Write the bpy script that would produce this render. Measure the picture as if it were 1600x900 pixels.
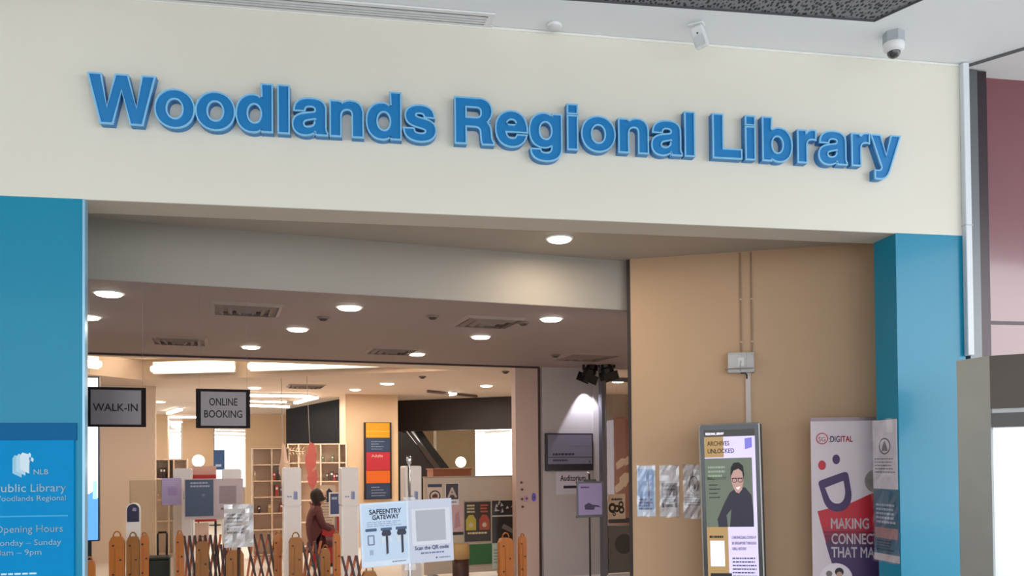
import bpy, bmesh, math, random
from mathutils import Vector, Matrix
from mathutils.geometry import tessellate_polygon
random.seed(7)
for o in list(bpy.data.objects): bpy.data.objects.remove(o)
SC = bpy.context.scene
COL = SC.collection
PI = math.pi

# ------------------------------------------------------------------ camera
F, EYE = 1300.0, 1.6
PITCH, ROLL = math.radians(1.0), math.radians(0.5)
CX, CY = 800.0, 720 - 1300 * math.tan(PITCH)
FW = Vector((0, math.cos(PITCH), math.sin(PITCH)))
_r0 = Vector((1, 0, 0)); _u0 = _r0.cross(FW)
RT = _r0 * math.cos(ROLL) - _u0 * math.sin(ROLL)
UP = _u0 * math.cos(ROLL) + _r0 * math.sin(ROLL)
EYEP = Vector((0, 0, EYE))
cam_d = bpy.data.cameras.new('camera'); cam = bpy.data.objects.new('camera', cam_d); COL.objects.link(cam)
cam.matrix_world = Matrix(((RT.x, UP.x, -FW.x, 0), (RT.y, UP.y, -FW.y, 0), (RT.z, UP.z, -FW.z, EYE), (0, 0, 0, 1)))
cam_d.sensor_fit = 'HORIZONTAL'; cam_d.sensor_width = 36; cam_d.lens = 36 * F / 1600
cam_d.shift_y = (CY - 450) / 1600
cam_d.clip_start = 0.05; cam_d.clip_end = 300
SC.camera = cam

# ------------------------------------------------------------------ world, exposure
SC.view_settings.view_transform = 'Standard'; SC.view_settings.look = 'None'
SC.view_settings.gamma = 1; SC.view_settings.use_curve_mapping = False
SC.view_settings.exposure = 0.35
W = bpy.data.worlds.new('overcast_sky'); SC.world = W; W.use_nodes = True
bg = W.node_tree.nodes['Background']
bg.inputs[0].default_value = (0.86, 0.93, 1.0, 1); bg.inputs[1].default_value = 1.9

# soft hazy daylight coming in under the canopy from the street on the right
sun_d = bpy.data.lights.new('hazy_sun', 'SUN'); sun_d.energy = 0.9; sun_d.angle = math.radians(35); sun_d.color = (1, .97, .92)
sun = bpy.data.objects.new('hazy_sun', sun_d); COL.objects.link(sun)
sun.rotation_euler = Vector((-0.72, 0.62, -0.22)).to_track_quat('-Z', 'Y').to_euler()

# ------------------------------------------------------------------ measuring helpers
def ray(x, y): return FW + RT * ((x - CX) / F) - UP * ((y - CY) / F)
def at_z(x, y, z):
    d = ray(x, y); return EYEP + d * ((z - EYE) / d.z)
def at_y(x, y, Y):
    d = ray(x, y); return EYEP + d * (Y / d.y)
def on_plane(x, y, p, n):
    d = ray(x, y); return EYEP + d * (((Vector(p) - EYEP).dot(n)) / d.dot(n))
def e1(a): return Vector((math.cos(a), math.sin(a), 0))
def e2(a): return Vector((-math.sin(a), math.cos(a), 0))
FA = math.radians(9.76)          # the library front runs at this angle
IA = math.radians(19.5)          # the entrance hall behind it
RA = math.radians(-15.2)         # the splayed wall on the right
FO = Vector((0, 5.43, 0))        # a point on the library front

K = 1.049                        # hall depths are stated for a 2.82 m ceiling, built for 2.88 m
def rect(x0, y0, x1, y1, Y, a=IA):
    """size and base centre of an upright rectangle seen at depth Y, turned by a"""
    if abs(a - IA) < .3: Y *= K
    c = at_y((x0 + x1) / 2, (y0 + y1) / 2, Y); n = e2(a)
    L = on_plane(x0, (y0 + y1) / 2, c, n); R_ = on_plane(x1, (y0 + y1) / 2, c, n)
    T = on_plane((x0 + x1) / 2, y0, c, n); B = on_plane((x0 + x1) / 2, y1, c, n)
    mid = (L + R_) / 2
    return Vector((mid.x, mid.y, B.z)), (R_ - L).length, T.z - B.z

def Yon(px, P, off=.006, a=IA):
    """the depth at which a rectangle lies flat on the surface through P"""
    n = e2(a); return on_plane((px[0] + px[2]) / 2, (px[1] + px[3]) / 2, Vector((P.x, P.y, 1)) - n * off, n).y / K

# ------------------------------------------------------------------ materials
def S(r, g, b):
    f = lambda c: (c / 255 / 12.92) if c / 255 <= .04045 else ((c / 255 + .055) / 1.055) ** 2.4
    return (f(r), f(g), f(b))
MATS = {}
def mat(name, col, rough=.5, metal=0, var=.06, scale=6, spec=.5, coat=0, bump=0, bscale=80, emit=None, estr=0, trans=0, alpha=1):
    if name in MATS: return MATS[name]
    m = bpy.data.materials.new(name); m.use_nodes = True
    nt = m.node_tree; N = nt.nodes; b = N['Principled BSDF']
    b.inputs['Roughness'].default_value = rough; b.inputs['Metallic'].default_value = metal
    b.inputs['Specular IOR Level'].default_value = spec; b.inputs['Coat Weight'].default_value = coat
    b.inputs['Coat Roughness'].default_value = .08
    b.inputs['Transmission Weight'].default_value = trans; b.inputs['Alpha'].default_value = alpha
    tc = N.new('ShaderNodeTexCoord')
    if var:
        nz = N.new('ShaderNodeTexNoise'); nz.inputs['Scale'].default_value = scale; nz.inputs['Detail'].default_value = 5
        mx = N.new('ShaderNodeMix'); mx.data_type = 'RGBA'
        mx.inputs[6].default_value = (*[c * (1 - var) for c in col], 1); mx.inputs[7].default_value = (*[min(1, c * (1 + var)) for c in col], 1)
        nt.links.new(tc.outputs['Object'], nz.inputs['Vector']); nt.links.new(nz.outputs['Fac'], mx.inputs[0])
        nt.links.new(mx.outputs[2], b.inputs['Base Color'])
    else: b.inputs['Base Color'].default_value = (*col, 1)
    if bump:
        n2 = N.new('ShaderNodeTexNoise'); n2.inputs['Scale'].default_value = bscale
        bp = N.new('ShaderNodeBump'); bp.inputs['Strength'].default_value = bump; bp.inputs['Distance'].default_value = .004
        nt.links.new(tc.outputs['Object'], n2.inputs['Vector']); nt.links.new(n2.outputs['Fac'], bp.inputs['Height']); nt.links.new(bp.outputs[0], b.inputs['Normal'])
    if emit:
        b.inputs['Emission Color'].default_value = (*emit, 1); b.inputs['Emission Strength'].default_value = estr
    MATS[name] = m; return m

def col(r, g, b, rough=.6, **k):
    k.setdefault('var', .05)
    return mat('paint_%d_%d_%d_%d_%s' % (r, g, b, int(rough * 100), '_'.join(str(v) for v in k.values())), S(r, g, b), rough, **k)
def glow(r, g, b, s):
    return mat('lit_%d_%d_%d_%g' % (r, g, b, s), S(r, g, b), .5, var=0, emit=S(r, g, b), estr=s)

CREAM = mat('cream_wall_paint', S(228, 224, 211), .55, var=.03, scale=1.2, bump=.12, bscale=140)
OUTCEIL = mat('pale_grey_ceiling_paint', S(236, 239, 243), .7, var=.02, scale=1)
BLUE_P = mat('glossy_blue_cladding', S(0, 134, 170), .3, var=.03, scale=1.5, coat=.14, spec=.3)
TAN = mat('tan_wall_paint', S(214, 183, 148), .6, var=.03, scale=1.5, bump=.08, bscale=150)
BEIGE = mat('beige_wall_paint', S(226, 205, 186), .6, var=.03, scale=1.5)
GREYW = mat('lilac_grey_wall_paint', S(186, 180, 182), .6, var=.03, scale=2)
BEAM = mat('grey_beam_paint', S(158, 151, 142), .65, var=.03, scale=1.5)
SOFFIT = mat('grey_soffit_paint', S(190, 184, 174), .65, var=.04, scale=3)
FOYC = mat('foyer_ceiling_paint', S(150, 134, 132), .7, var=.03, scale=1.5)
LIBC = mat('library_ceiling_paint', S(214, 196, 180), .7, var=.03, scale=1.5)
FLOORM = mat('stone_tile', S(222, 217, 210), .35, var=.08, scale=3)
BLACK = mat('black_plastic', S(24, 22, 24), .4, var=.05)
DARK = mat('dark_brown_board', S(44, 36, 34), .5, var=.08)
WHITE = mat('white_plastic', S(232, 232, 234), .35, var=.02)
WHITEP = mat('white_paper', S(228, 226, 232), .5, var=.02)
STEEL = mat('brushed_steel', S(150, 152, 150), .32, metal=.9, var=.1, scale=14)
CHROME = mat('chrome', S(210, 210, 214), .18, metal=1, var=.03)
GREYM = mat('grey_metal', S(128, 130, 136), .4, metal=.5, var=.05)
ORANGE = mat('orange_barrier_plastic', S(180, 106, 38), .42, var=.14, scale=9)
ORANGE2 = mat('amber_barrier_plastic', S(150, 96, 36), .42, var=.16, scale=9)
BARDARK = mat('dark_barrier_slat', S(58, 28, 26), .45, var=.1)
BARRED = mat('russet_barrier_slat', S(178, 88, 44), .45, var=.1)
GLASS = mat('clear_pane', (.95, .97, .97), .03, var=0, trans=1, alpha=.12)
ACRYL = mat('clear_plastic', (.85, .85, .9), .12, var=0, alpha=.35, spec=.8, bump=.5, bscale=25)
NAVY = mat('navy_print', S(36, 48, 78), .4, var=.06)

# ------------------------------------------------------------------ builders
def new(name, me, m, parent=None):
    o = bpy.data.objects.new(name, me); COL.objects.link(o)
    if m and not me.materials: me.materials.append(m)
    if parent: o.parent = parent
    return o
def mesh_of(bm, name='m'):
    bmesh.ops.recalc_face_normals(bm, faces=bm.faces[:])
    me = bpy.data.meshes.new(name); bm.to_mesh(me); bm.free(); return me
def tag(o, label, cat, group=None, kind=None):
    o['label'] = label; o['category'] = cat
    if group: o['group'] = group
    if kind: o['kind'] = kind
    return o
def thing(name, label, cat, loc=(0, 0, 0), rot=0, group=None):
    o = bpy.data.objects.new(name, None); COL.objects.link(o); o.empty_display_size = .05
    o.location = loc; o.rotation_euler = (0, 0, rot)
    return tag(o, label, cat, group)
def struct(o, label=None, cat=None):
    o['kind'] = 'structure'
    if label: o['label'] = label; o['category'] = cat
    return o
def bbox(bm, x0, x1, y0, y1, z0, z1, bev=0):
    v = [bm.verts.new(p) for p in ((x0, y0, z0), (x1, y0, z0), (x1, y1, z0), (x0, y1, z0), (x0, y0, z1), (x1, y0, z1), (x1, y1, z1), (x0, y1, z1))]
    fs = [bm.faces.new([v[i] for i in f]) for f in ((0, 3, 2, 1), (4, 5, 6, 7), (0, 1, 5, 4), (1, 2, 6, 5), (2, 3, 7, 6), (3, 0, 4, 7))]
    if bev:
        es = {e for f in fs for e in f.edges}
        bmesh.ops.bevel(bm, geom=list(es), offset=bev, segments=2, affect='EDGES', profile=.5)
def box(name, x0, x1, y0, y1, z0, z1, m, parent=None, bev=0):
    bm = bmesh.new(); bbox(bm, x0, x1, y0, y1, z0, z1, bev)
    return new(name, mesh_of(bm), m, parent)
def boxes(name, lst, m, parent=None):
    bm = bmesh.new()
    for b in lst: bbox(bm, *b)
    return new(name, mesh_of(bm), m, parent)
def tube_bm(bm, pts, r, n=8, closed=False):
    pts = [Vector(p) for p in pts]; rings = []
    for i, p in enumerate(pts):
        if closed: d = pts[(i + 1) % len(pts)] - pts[i - 1]
        else: d = (pts[min(i + 1, len(pts) - 1)] - pts[max(i - 1, 0)])
        d.normalize(); a = Vector((0, 0, 1)) if abs(d.z) < .9 else Vector((1, 0, 0))
        s = d.cross(a).normalized(); t = d.cross(s)
        rr = r[i] if isinstance(r, (list, tuple)) else r
        rings.append([bm.verts.new(p + (s * math.cos(2 * PI * k / n) + t * math.sin(2 * PI * k / n)) * rr) for k in range(n)])
    m_ = len(rings)
    for i in range(m_ if closed else m_ - 1):
        A, B = rings[i], rings[(i + 1) % m_]
        for k in range(n): bm.faces.new((A[k], A[(k + 1) % n], B[(k + 1) % n], B[k]))
    if not closed: bm.faces.new(rings[0]); bm.faces.new(rings[-1][::-1])
def tube(name, pts, r, m, parent=None, n=8, closed=False):
    bm = bmesh.new(); tube_bm(bm, pts, r, n, closed)
    o = new(name, mesh_of(bm), m, parent)
    for p in o.data.polygons: p.use_smooth = True
    return o
def lathe(name, prof, m, parent=None, n=28, loc=(0, 0, 0), smooth=True):
    bm = bmesh.new(); rings = []
    for r, z in prof:
        rings.append([bm.verts.new((loc[0] + r * math.cos(2 * PI * k / n), loc[1] + r * math.sin(2 * PI * k / n), loc[2] + z)) for k in range(n)] if r > 1e-6 else [bm.verts.new((loc[0], loc[1], loc[2] + z))])
    for A, B in zip(rings, rings[1:]):
        for k in range(n):
            k2 = (k + 1) % n
            if len(A) == 1 and len(B) == 1: continue
            if len(A) == 1: bm.faces.new((A[0], B[k], B[k2]))
            elif len(B) == 1: bm.faces.new((A[k], A[k2], B[0]))
            else: bm.faces.new((A[k], A[k2], B[k2], B[k]))
    o = new(name, mesh_of(bm), m, parent)
    if smooth:
        for p in o.data.polygons: p.use_smooth = True
    return o
def prism_bm(bm, loops, A, B):
    """solid between two maps A(p), B(p) of a 2-D polygon with holes"""
    flat = [p for l in loops for p in l]
    tris = tessellate_polygon([[Vector((p[0], p[1], 0)) for p in l] for l in loops])
    va = [bm.verts.new(A(p)) for p in flat]; vb = [bm.verts.new(B(p)) for p in flat]
    for t in tris:
        try: bm.faces.new([va[i] for i in t]); bm.faces.new([vb[i] for i in t[::-1]])
        except ValueError: pass
    k = 0
    for l in loops:
        n = len(l)
        for i in range(n):
            a, b = k + i, k + (i + 1) % n
            try: bm.faces.new((va[a], va[b], vb[b], vb[a]))
            except ValueError: pass
        k += n
def slab(name, poly, z0, z1, m, parent=None, holes=()):
    bm = bmesh.new(); prism_bm(bm, [poly] + list(holes), lambda p: (p[0], p[1], z0), lambda p: (p[0], p[1], z1))
    return new(name, mesh_of(bm), m, parent)
def patch(name, poly, m, parent, y=0, t=.001, holes=()):
    """flat print or a thin plate lying in the thing's own x-z plane, its face at -y"""
    bm = bmesh.new(); prism_bm(bm, [poly] + list(holes), lambda p: (p[0], y, p[1]), lambda p: (p[0], y - t, p[1]))
    return new(name, mesh_of(bm), m, parent)
def R4(x0, x1, z0, z1): return [(x0, z0), (x1, z0), (x1, z1), (x0, z1)]
def circ(cx, cz, r, n=24, ry=None): return [(cx + r * math.cos(2 * PI * k / n), cz + (ry or r) * math.sin(2 * PI * k / n)) for k in range(n)]
def rrect(x0, x1, z0, z1, r, n=5):
    o = []
    for cx, cz, a in ((x1 - r, z1 - r, 0), (x0 + r, z1 - r, 90), (x0 + r, z0 + r, 180), (x1 - r, z0 + r, 270)):
        for k in range(n + 1):
            t = math.radians(a + 90 * k / n); o.append((cx + r * math.cos(t), cz + r * math.sin(t)))
    return o
TEXTS = []
def text(name, body, size, m, parent, x, z, y=-.002, align='CENTER', bold=0, sx=1, roll=0, width=None):
    c = bpy.data.curves.new(name, 'FONT'); c.body = body; c.size = size; c.align_x = align; c.resolution_u = 3
    c.materials.append(m)
    o = bpy.data.objects.new(name, c); COL.objects.link(o); o.parent = parent
    o.location = (x, y, z); o.rotation_euler = (PI / 2, roll, 0); o.scale = (sx, 1, 1)
    TEXTS.append((o, width, bold * size)); return o
def lines(name, m, parent, x0, x1, z0, z1, n, y=-.002, fill=.45, jag=.25, seed=0):
    """unreadable small print: rows of short strokes"""
    r = random.Random(seed); bm = bmesh.new(); h = (z1 - z0) / n
    for i in range(n):
        zc = z1 - h * (i + .5); x = x0; end = x1 - (x1 - x0) * jag * r.random()
        while x < end:
            w = min((x1 - x0) * (.06 + .1 * r.random()), end - x)
            v = [bm.verts.new((a, y, b)) for a, b in R4(x, x + w, zc - h * fill / 2, zc + h * fill / 2)]
            bm.faces.new(v); x += w + (x1 - x0) * .025
    return new(name, mesh_of(bm), m, parent)
def lamp(name, kind, loc, energy, color=(1, .82, .62), size=.15, parent=None, spot=None, rot=None):
    d = bpy.data.lights.new(name, kind); d.energy = energy; d.color = color
    if kind == 'AREA': d.shape = 'DISK'; d.size = size
    elif kind == 'POINT': d.shadow_soft_size = size
    elif kind == 'SPOT': d.shadow_soft_size = size; d.spot_size = spot or 2; d.spot_blend = .3
    o = bpy.data.objects.new(name, d); COL.objects.link(o); o.location = loc
    if rot: o.rotation_euler = rot
    if parent: o.parent = parent
    return o

# ================================================================== the setting
def in_front(o): o.location = FO; o.rotation_euler = (0, 0, FA); return o       # local x along the library front, y into the building
def fu(x, y, off=0):
    return (on_plane(x, y, FO - e2(FA) * off, e2(FA)) - FO).dot(e1(FA))
def fz(x, y, off=0): return on_plane(x, y, FO - e2(FA) * off, e2(FA)).z
UL, UP0, UP1 = fu(129, 600), fu(1401.5, 500), fu(1504, 300)
ZF, ZT = 3.2, 4.45
def P2(v): return (v.x, v.y)
def fxy(u, v): q = FO + e1(FA) * u + e2(FA) * v; return (q.x, q.y)
def ixy(u, v): q = e1(IA) * u + e2(IA) * v; return (q.x, q.y)

slab('floor', [(-14, -14), (14, -14), (14, 44), (-14, 44)], -.1, 0, FLOORM)['kind'] = 'structure'
struct(in_front(box('wall_front', -5.5, UP1, 0, .28, ZF, ZT, CREAM)), 'cream painted wall above the entrance carrying the blue lettering', 'wall')
struct(in_front(box('wall_pillar_left', -5.5, UL, 0, .05, 0, ZF, BLUE_P)), 'glossy blue clad pillar at the left edge of the entrance', 'pillar')
struct(in_front(box('trim_1', UL, UL + .014, -.004, .05, 0, ZF, mat('pale_corner_strip', S(150, 196, 222), .2, var=.02, metal=.3))), 'pale metal corner strip on the left blue pillar', 'trim')
struct(in_front(box('wall_pillar_right', UP0, UP1, 0, .26, 0, ZF, BLUE_P)), 'glossy blue clad pillar right of the entrance', 'pillar')
struct(in_front(box('trim_2', -5.5, UP1, -.006, .02, ZT - .018, ZT - .002, mat('bead_white', S(236, 236, 230), .6, var=.02))), 'thin pale bead where cream wall meets the outer ceiling', 'trim')
# outer canopy ceiling with the recessed perforated panel
EDGE0, EDGED = Vector((3.30, 6.02, 0)), Vector((.72, -.69, 0))
hole = [(-2.2, at_z(870, 0, ZT).y - .36), P2(at_z(1366, 35, ZT)), P2(at_z(1366, 35, ZT) + Vector((.60, -.80, 0)) * 3.6), (-2.2, 2.4)]
hole[0] = P2(at_z(870, 0, ZT) + (at_z(870, 0, ZT) - at_z(1366, 35, ZT)).normalized() * 2.4)
eb = EDGE0 + EDGED * 6
o = slab('ceiling_outer', [fxy(-5.5, .02), P2(EDGE0), P2(eb), (eb.x, -6), (-7.5, -6), (-7.5, 4.2)], ZT, ZT + .14, OUTCEIL, holes=[hole[::-1]])
struct(o, 'pale grey canopy ceiling in front of the library', 'ceiling')
m = bpy.data.materials.new('perforated_dark_panel'); m.use_nodes = True; nt = m.node_tree; N = nt.nodes; b = N['Principled BSDF']
tc = N.new('ShaderNodeTexCoord'); vo = N.new('ShaderNodeTexVoronoi'); vo.inputs['Scale'].default_value = 44; vo.inputs['Randomness'].default_value = .8
mp = N.new('ShaderNodeMapping'); mp.inputs['Scale'].default_value = (1, .55, 1); rp = N.new('ShaderNodeValToRGB')
rp.color_ramp.elements[0].position = .3; rp.color_ramp.elements[0].color = (*S(26, 26, 30), 1)
rp.color_ramp.elements[1].position = .5; rp.color_ramp.elements[1].color = (*S(132, 132, 138), 1)
bp = N.new('ShaderNodeBump'); bp.inputs['Strength'].default_value = .5; bp.inputs['Distance'].default_value = .01
nt.links.new(tc.outputs['Object'], mp.inputs[0]); nt.links.new(mp.outputs[0], vo.inputs['Vector']); nt.links.new(vo.outputs['Distance'], rp.inputs[0])
nt.links.new(rp.outputs[0], b.inputs['Base Color']); nt.links.new(vo.outputs['Distance'], bp.inputs['Height']); nt.links.new(bp.outputs[0], b.inputs['Normal']); b.inputs['Roughness'].default_value = .6
MATS['perf'] = m
o = slab('ceiling_perforated_panel', hole, ZT + .014, ZT + .13, m); struct(o, 'dark perforated ceiling panel recessed in the canopy', 'ceiling panel')
a_, b_, c_ = [Vector((*h, 0)) for h in hole[:3]]
bm = bmesh.new()
for p, q in ((a_, b_), (b_, c_)):
    d = (q - p).normalized(); s_ = d.cross(Vector((0, 0, 1)))
    pts = [p, q, q + s_ * .007, p + s_ * .007]
    prism_bm(bm, [[P2(k) for k in pts]], lambda t: (t[0], t[1], ZT + .002), lambda t: (t[0], t[1], ZT + .05))
struct(new('trim_3', mesh_of(bm), col(84, 84, 90)), 'dark edging of the perforated ceiling panel', 'trim')
# higher ceiling to the right of the canopy edge
o = slab('ceiling_right', [P2(EDGE0 + Vector((-.02, .05, 0))), P2(eb), (12, 1.5), (12, 9.5), (3.3, 8)], ZT + .03, ZT + .14, mat('white_soffit', S(236, 237, 238), .7, var=.02)); struct(o, 'white ceiling right of the canopy edge', 'ceiling')
d = EDGED.normalized(); s_ = Vector((.69, .72, 0)) * .03
o = slab('trim_4', [P2(EDGE0), P2(eb), P2(eb + s_), P2(EDGE0 + s_)], ZT - .012, ZT + .03, col(96, 98, 100)); struct(o, 'grey edge strip of the canopy ceiling', 'trim')
# unseen wall added far left so that daylight comes from the right
struct(box('wall_light_stop_left', -7.5, -7.3, -6, 4.2, 0, ZT, CREAM))

# alcove behind the front
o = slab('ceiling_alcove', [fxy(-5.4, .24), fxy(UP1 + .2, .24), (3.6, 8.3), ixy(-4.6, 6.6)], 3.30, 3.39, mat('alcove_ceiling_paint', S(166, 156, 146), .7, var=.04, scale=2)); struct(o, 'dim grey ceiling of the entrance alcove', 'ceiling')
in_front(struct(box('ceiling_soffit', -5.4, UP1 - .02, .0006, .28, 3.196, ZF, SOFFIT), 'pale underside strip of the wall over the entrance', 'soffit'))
V_BEAM, V_HEAD, ZC = 6.06 * K, 10.06 * K, 1.6 + 1.22 * K
def in_hall(o): o.rotation_euler = (0, 0, IA); return o
W0 = at_z(984, 405, 3.3); W1 = at_z(1366, 379, 3.3)
ub = W0.dot(e1(IA))
o = struct(in_hall(box('wall_beam', -7.5, ub + .1, V_BEAM, V_BEAM + .16, ZC, 3.32, BEAM)), 'grey beam across the top of the inner entrance', 'beam')
wl = (W1 - W0); wl.z = 0; RA = math.atan2(wl.y, wl.x)
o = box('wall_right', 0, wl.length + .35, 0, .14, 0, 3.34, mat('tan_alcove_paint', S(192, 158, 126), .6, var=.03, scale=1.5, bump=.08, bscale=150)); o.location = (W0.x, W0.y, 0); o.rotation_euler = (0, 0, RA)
struct(o, 'tan splayed wall on the right of the entrance alcove', 'wall')
o = box('trim_5', -.028, 0, -.006, .16, 0, 3.29, col(44, 32, 30)); o.location = (W0.x, W0.y, 0); o.rotation_euler = (0, 0, RA)
struct(o, 'dark door frame edge of the tan wall', 'trim')

# hall ceiling, library ceiling with its cove
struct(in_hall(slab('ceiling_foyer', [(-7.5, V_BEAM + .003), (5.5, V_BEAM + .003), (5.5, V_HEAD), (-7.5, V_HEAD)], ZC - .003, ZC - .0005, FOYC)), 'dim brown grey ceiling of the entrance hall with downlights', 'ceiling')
struct(in_hall(box('trim_6', -7.5, 0 + (at_z(842, 573, ZC)).dot(e1(IA)), V_HEAD - .03, V_HEAD + .03, ZC - .022, ZC + .01, col(54, 40, 44))), 'dark sliding door track across the hall ceiling', 'trim')
cove_px = [(60, 577), (226, 594), (420, 589), (716, 578.5), (560, 572), (60, 553)]
cove = []
for (x, y) in cove_px:
    q = at_z(x, y, ZC); cove.append((q.dot(e1(IA)), q.dot(e2(IA))))
struct(in_hall(slab('ceiling_library', [(-14, V_HEAD), (12, V_HEAD), (12, 52), (-16, 52)], ZC, ZC + .06, LIBC, holes=[cove])), 'warm cream ceiling inside the library', 'ceiling')
struct(in_hall(slab('ceiling_cove', cove, ZC + .3, ZC + .34, LIBC)), 'raised ceiling inside the lit cove', 'ceiling')
bm = bmesh.new()
for i in range(len(cove)):
    p, q = Vector((*cove[i], 0)), Vector((*cove[(i + 1) % len(cove)], 0)); s_ = (q - p).normalized().cross(Vector((0, 0, 1))) * .02
    for sg in (1,):
        prism_bm(bm, [[P2(p), P2(q), P2(q - s_ * sg), P2(p - s_ * sg)]], lambda t: (t[0], t[1], ZC + .055), lambda t: (t[0], t[1], ZC + .31))
struct(in_hall(new('wall_cove', mesh_of(bm), LIBC)), 'upstand around the lit ceiling cove', 'wall')
def cove_tube(p0, p1, lab):
    a, b2 = at_z(p0[0], p0[1], ZC), at_z(p1[0], p1[1], ZC); v = b2 - a; L = v.length
    t = thing('cove_light', lab, 'light', (a.x, a.y, ZC + .09), math.atan2(v.y, v.x), 'tube lights in the ceiling cove')
    box('housing', 0, L, .05, .1, -.02, .16, WHITE, t)
    tube('tube', [(0, .02, .05), (L, .02, .05)], .045, glow(255, 236, 196, 5), t, 10)
    d = bpy.data.lights.new('cove_glow', 'AREA'); d.shape = 'RECTANGLE'; d.size = L; d.size_y = .12; d.energy = 8 * L; d.color = (1, .84, .62)
    l = bpy.data.objects.new('cove_glow', d); COL.objects.link(l); l.parent = t; l.location = (L / 2, -.04, .08); l.rotation_euler = (-PI / 2 - .5, 0, 0)
cove_tube((70, 576), (158, 584.5), 'tube light at the left end of the ceiling cove')
cove_tube((236, 591), (364, 588), 'middle tube light of the ceiling cove')
cove_tube((388, 587), (690, 577.5), 'long tube light tapering to the right end of the ceiling cove')

# inner portal on the right of the hall
def hall_box(name, px0, px1, Y, d, z0, z1, m, lab=None, cat=None, a=IA, py=700):
    loc, w, h = rect(px0, py - 10, px1, py + 10, Y, a)
    o = box(name, -w / 2, w / 2, 0, d, z0, z1, m); o.location = (loc.x, loc.y, 0); o.rotation_euler = (0, 0, a)
    return struct(o, lab, cat)
PINK = mat('pinkish_jamb_paint', S(204, 178, 170), .55, var=.03, scale=2)
hall_box('wall_jamb', 806, 841, 10.85, .16, 0, ZC, PINK, 'pinkish jamb beside the inner library opening', 'jamb')
hall_box('trim_7', 841, 849, 10.95, .2, 0, ZC, col(84, 66, 64), 'dark recessed strip beside the pinkish jamb', 'trim')
hall_box('wall_hall', 848, 927, 11.0, .2, 0, ZC, GREYW, 'lilac grey wall under the two spotlights', 'wall')
hall_box('wall_hall_pier', 927, 941, Yon((927, 690, 941, 710), rect(848, 690, 927, 710, 11.0)[0], .02), .3, 0, ZC, GREYW, 'slim grey pier beside the glazed door', 'pier')
hall_box('trim_8', 941, 946, 10.8, .1, 0, ZC, mat('door_frame_grey', S(120, 122, 134), .35, metal=.6), 'grey metal frame of the glazed door', 'trim')
# glazed door
loc, w, h = rect(946, 560, 990, 900, 11.15)
t = thing('door_1', 'glazed door showing the room with the red mural', 'door', (loc.x, loc.y, 0), IA); t['kind'] = 'structure'
box('pane', -w / 2, w / 2, 0, .012, .05, 2.7, GLASS, t)
boxes('door_frame', [(-w / 2, -w / 2 + .02, -.01, .03, 0, 2.75), (-w / 2, w / 2, -.01, .03, 2.70, 2.76)], GREYM, t)
box('push_bar', -w / 2 + .02, w / 2, -.07, -.03, .72, .79, mat('bar_grey', S(90, 92, 98), .3, metal=.7), t, .01)
boxes('kick_panel', [(-w / 2 + .03, w / 2, -.008, .02, .02, .68)], mat('kick_grey', S(120, 118, 116), .4, metal=.4), t)
patch('round_sticker', circ(.05, .42, .14, 28), mat('sticker_grey', S(74, 72, 72), .4), t, -.009)
# room behind the glazed door with its mural
hall_box('wall_mural', 920, 1020, 15.5, .12, 0, ZC, mat('taupe_wall_paint', S(150, 132, 116), .6), 'taupe wall with red arch seen through the glazed door', 'wall')
hall_box('wall_room_left', 905, 935, 15.3, .1, 0, ZC, BEIGE)

# library walls and piers
hall_box('wall_library_left', -60, 243, 12.6, .2, 0, ZC, BEIGE, 'plain beige library wall behind the walk-in sign', 'wall')
hall_box('wall_library_pier_a', 240, 262, 20.5, .5, 0, ZC, TAN, 'tan pier behind the beige wall', 'pier')
hall_box('wall_library_pier_b', 285, 334, 22.5, .5, 0, ZC, TAN, 'tan pier between the two far bright windows', 'pier')
hall_box('wall_library_pier_c', 384, 449, 21.0, .5, 0, ZC, TAN, 'tan wall left of the black panel above the white shelves', 'wall')
hall_box('wall_library_column', 540, 622, 15.0, .8, 0, ZC, TAN, 'tan column carrying the coloured directory sign', 'column')
p, q = at_y(447, 660, 19.0 * K), at_y(545, 660, 15.6 * K); v = q - p
o = box('wall_black_panel', 0, v.length, 0, .1, 1.4, ZC, mat('black_glossy_panel', S(16, 14, 15), .7, spec=.1)); o.location = (p.x, p.y, 0); o.rotation_euler = (0, 0, math.atan2(v.y, v.x)); struct(o, 'black glossy panel above the white shelves', 'wall')
hall_box('wall_library_far', 682, 742, 20.5, .3, 0, ZC, mat('cream_pier', S(226, 206, 170), .6), 'cream pier with the globe lamp behind the escalator', 'pier')
hall_box('wall_library_side', 660, 683, 21.2, .3, 0, ZC, TAN, 'tan pier beside the bright escalator window', 'pier')
p, q = at_y(618, 650, 16.6 * K), at_y(830, 650, 15.6 * K); v = q - p
o = box('wall_bulkhead', 0, v.length, 0, .3, 2.24, ZC, DARK); o.location = (p.x, p.y, 0); o.rotation_euler = (0, 0, math.atan2(v.y, v.x)); struct(o, 'dark brown bulkhead above the escalator', 'bulkhead')
for k, (x0, x1, Y) in enumerate(((262, 285, 23.2), (333, 386, 23.2), (622, 664, 23.2), (740, 830, 23.2))):
    loc, w, h = rect(x0, 690, x1, 710, Y)
    t = thing('window_%d' % (k + 1), ('narrow bright window left of the globe lamp', 'bright window behind the online booking sign', 'bright window seen through the escalator', 'wide bright window right of the cream pier')[k], 'window', (loc.x, loc.y, 0), IA); t['kind'] = 'structure'
    box('pane', -w / 2, w / 2, 0, .01, .9, 2.78, GLASS, t)
    boxes('window_frame', [(-w / 2, w / 2, -.03, .04, .84, .9), (-w / 2, -w / 2 + .04, -.03, .04, .9, 2.8), (w / 2 - .04, w / 2, -.03, .04, .9, 2.8)], WHITE, t)
    box('sill_wall', -w / 2, w / 2, 0, .1, 0, .84, BEIGE, t)
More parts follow.
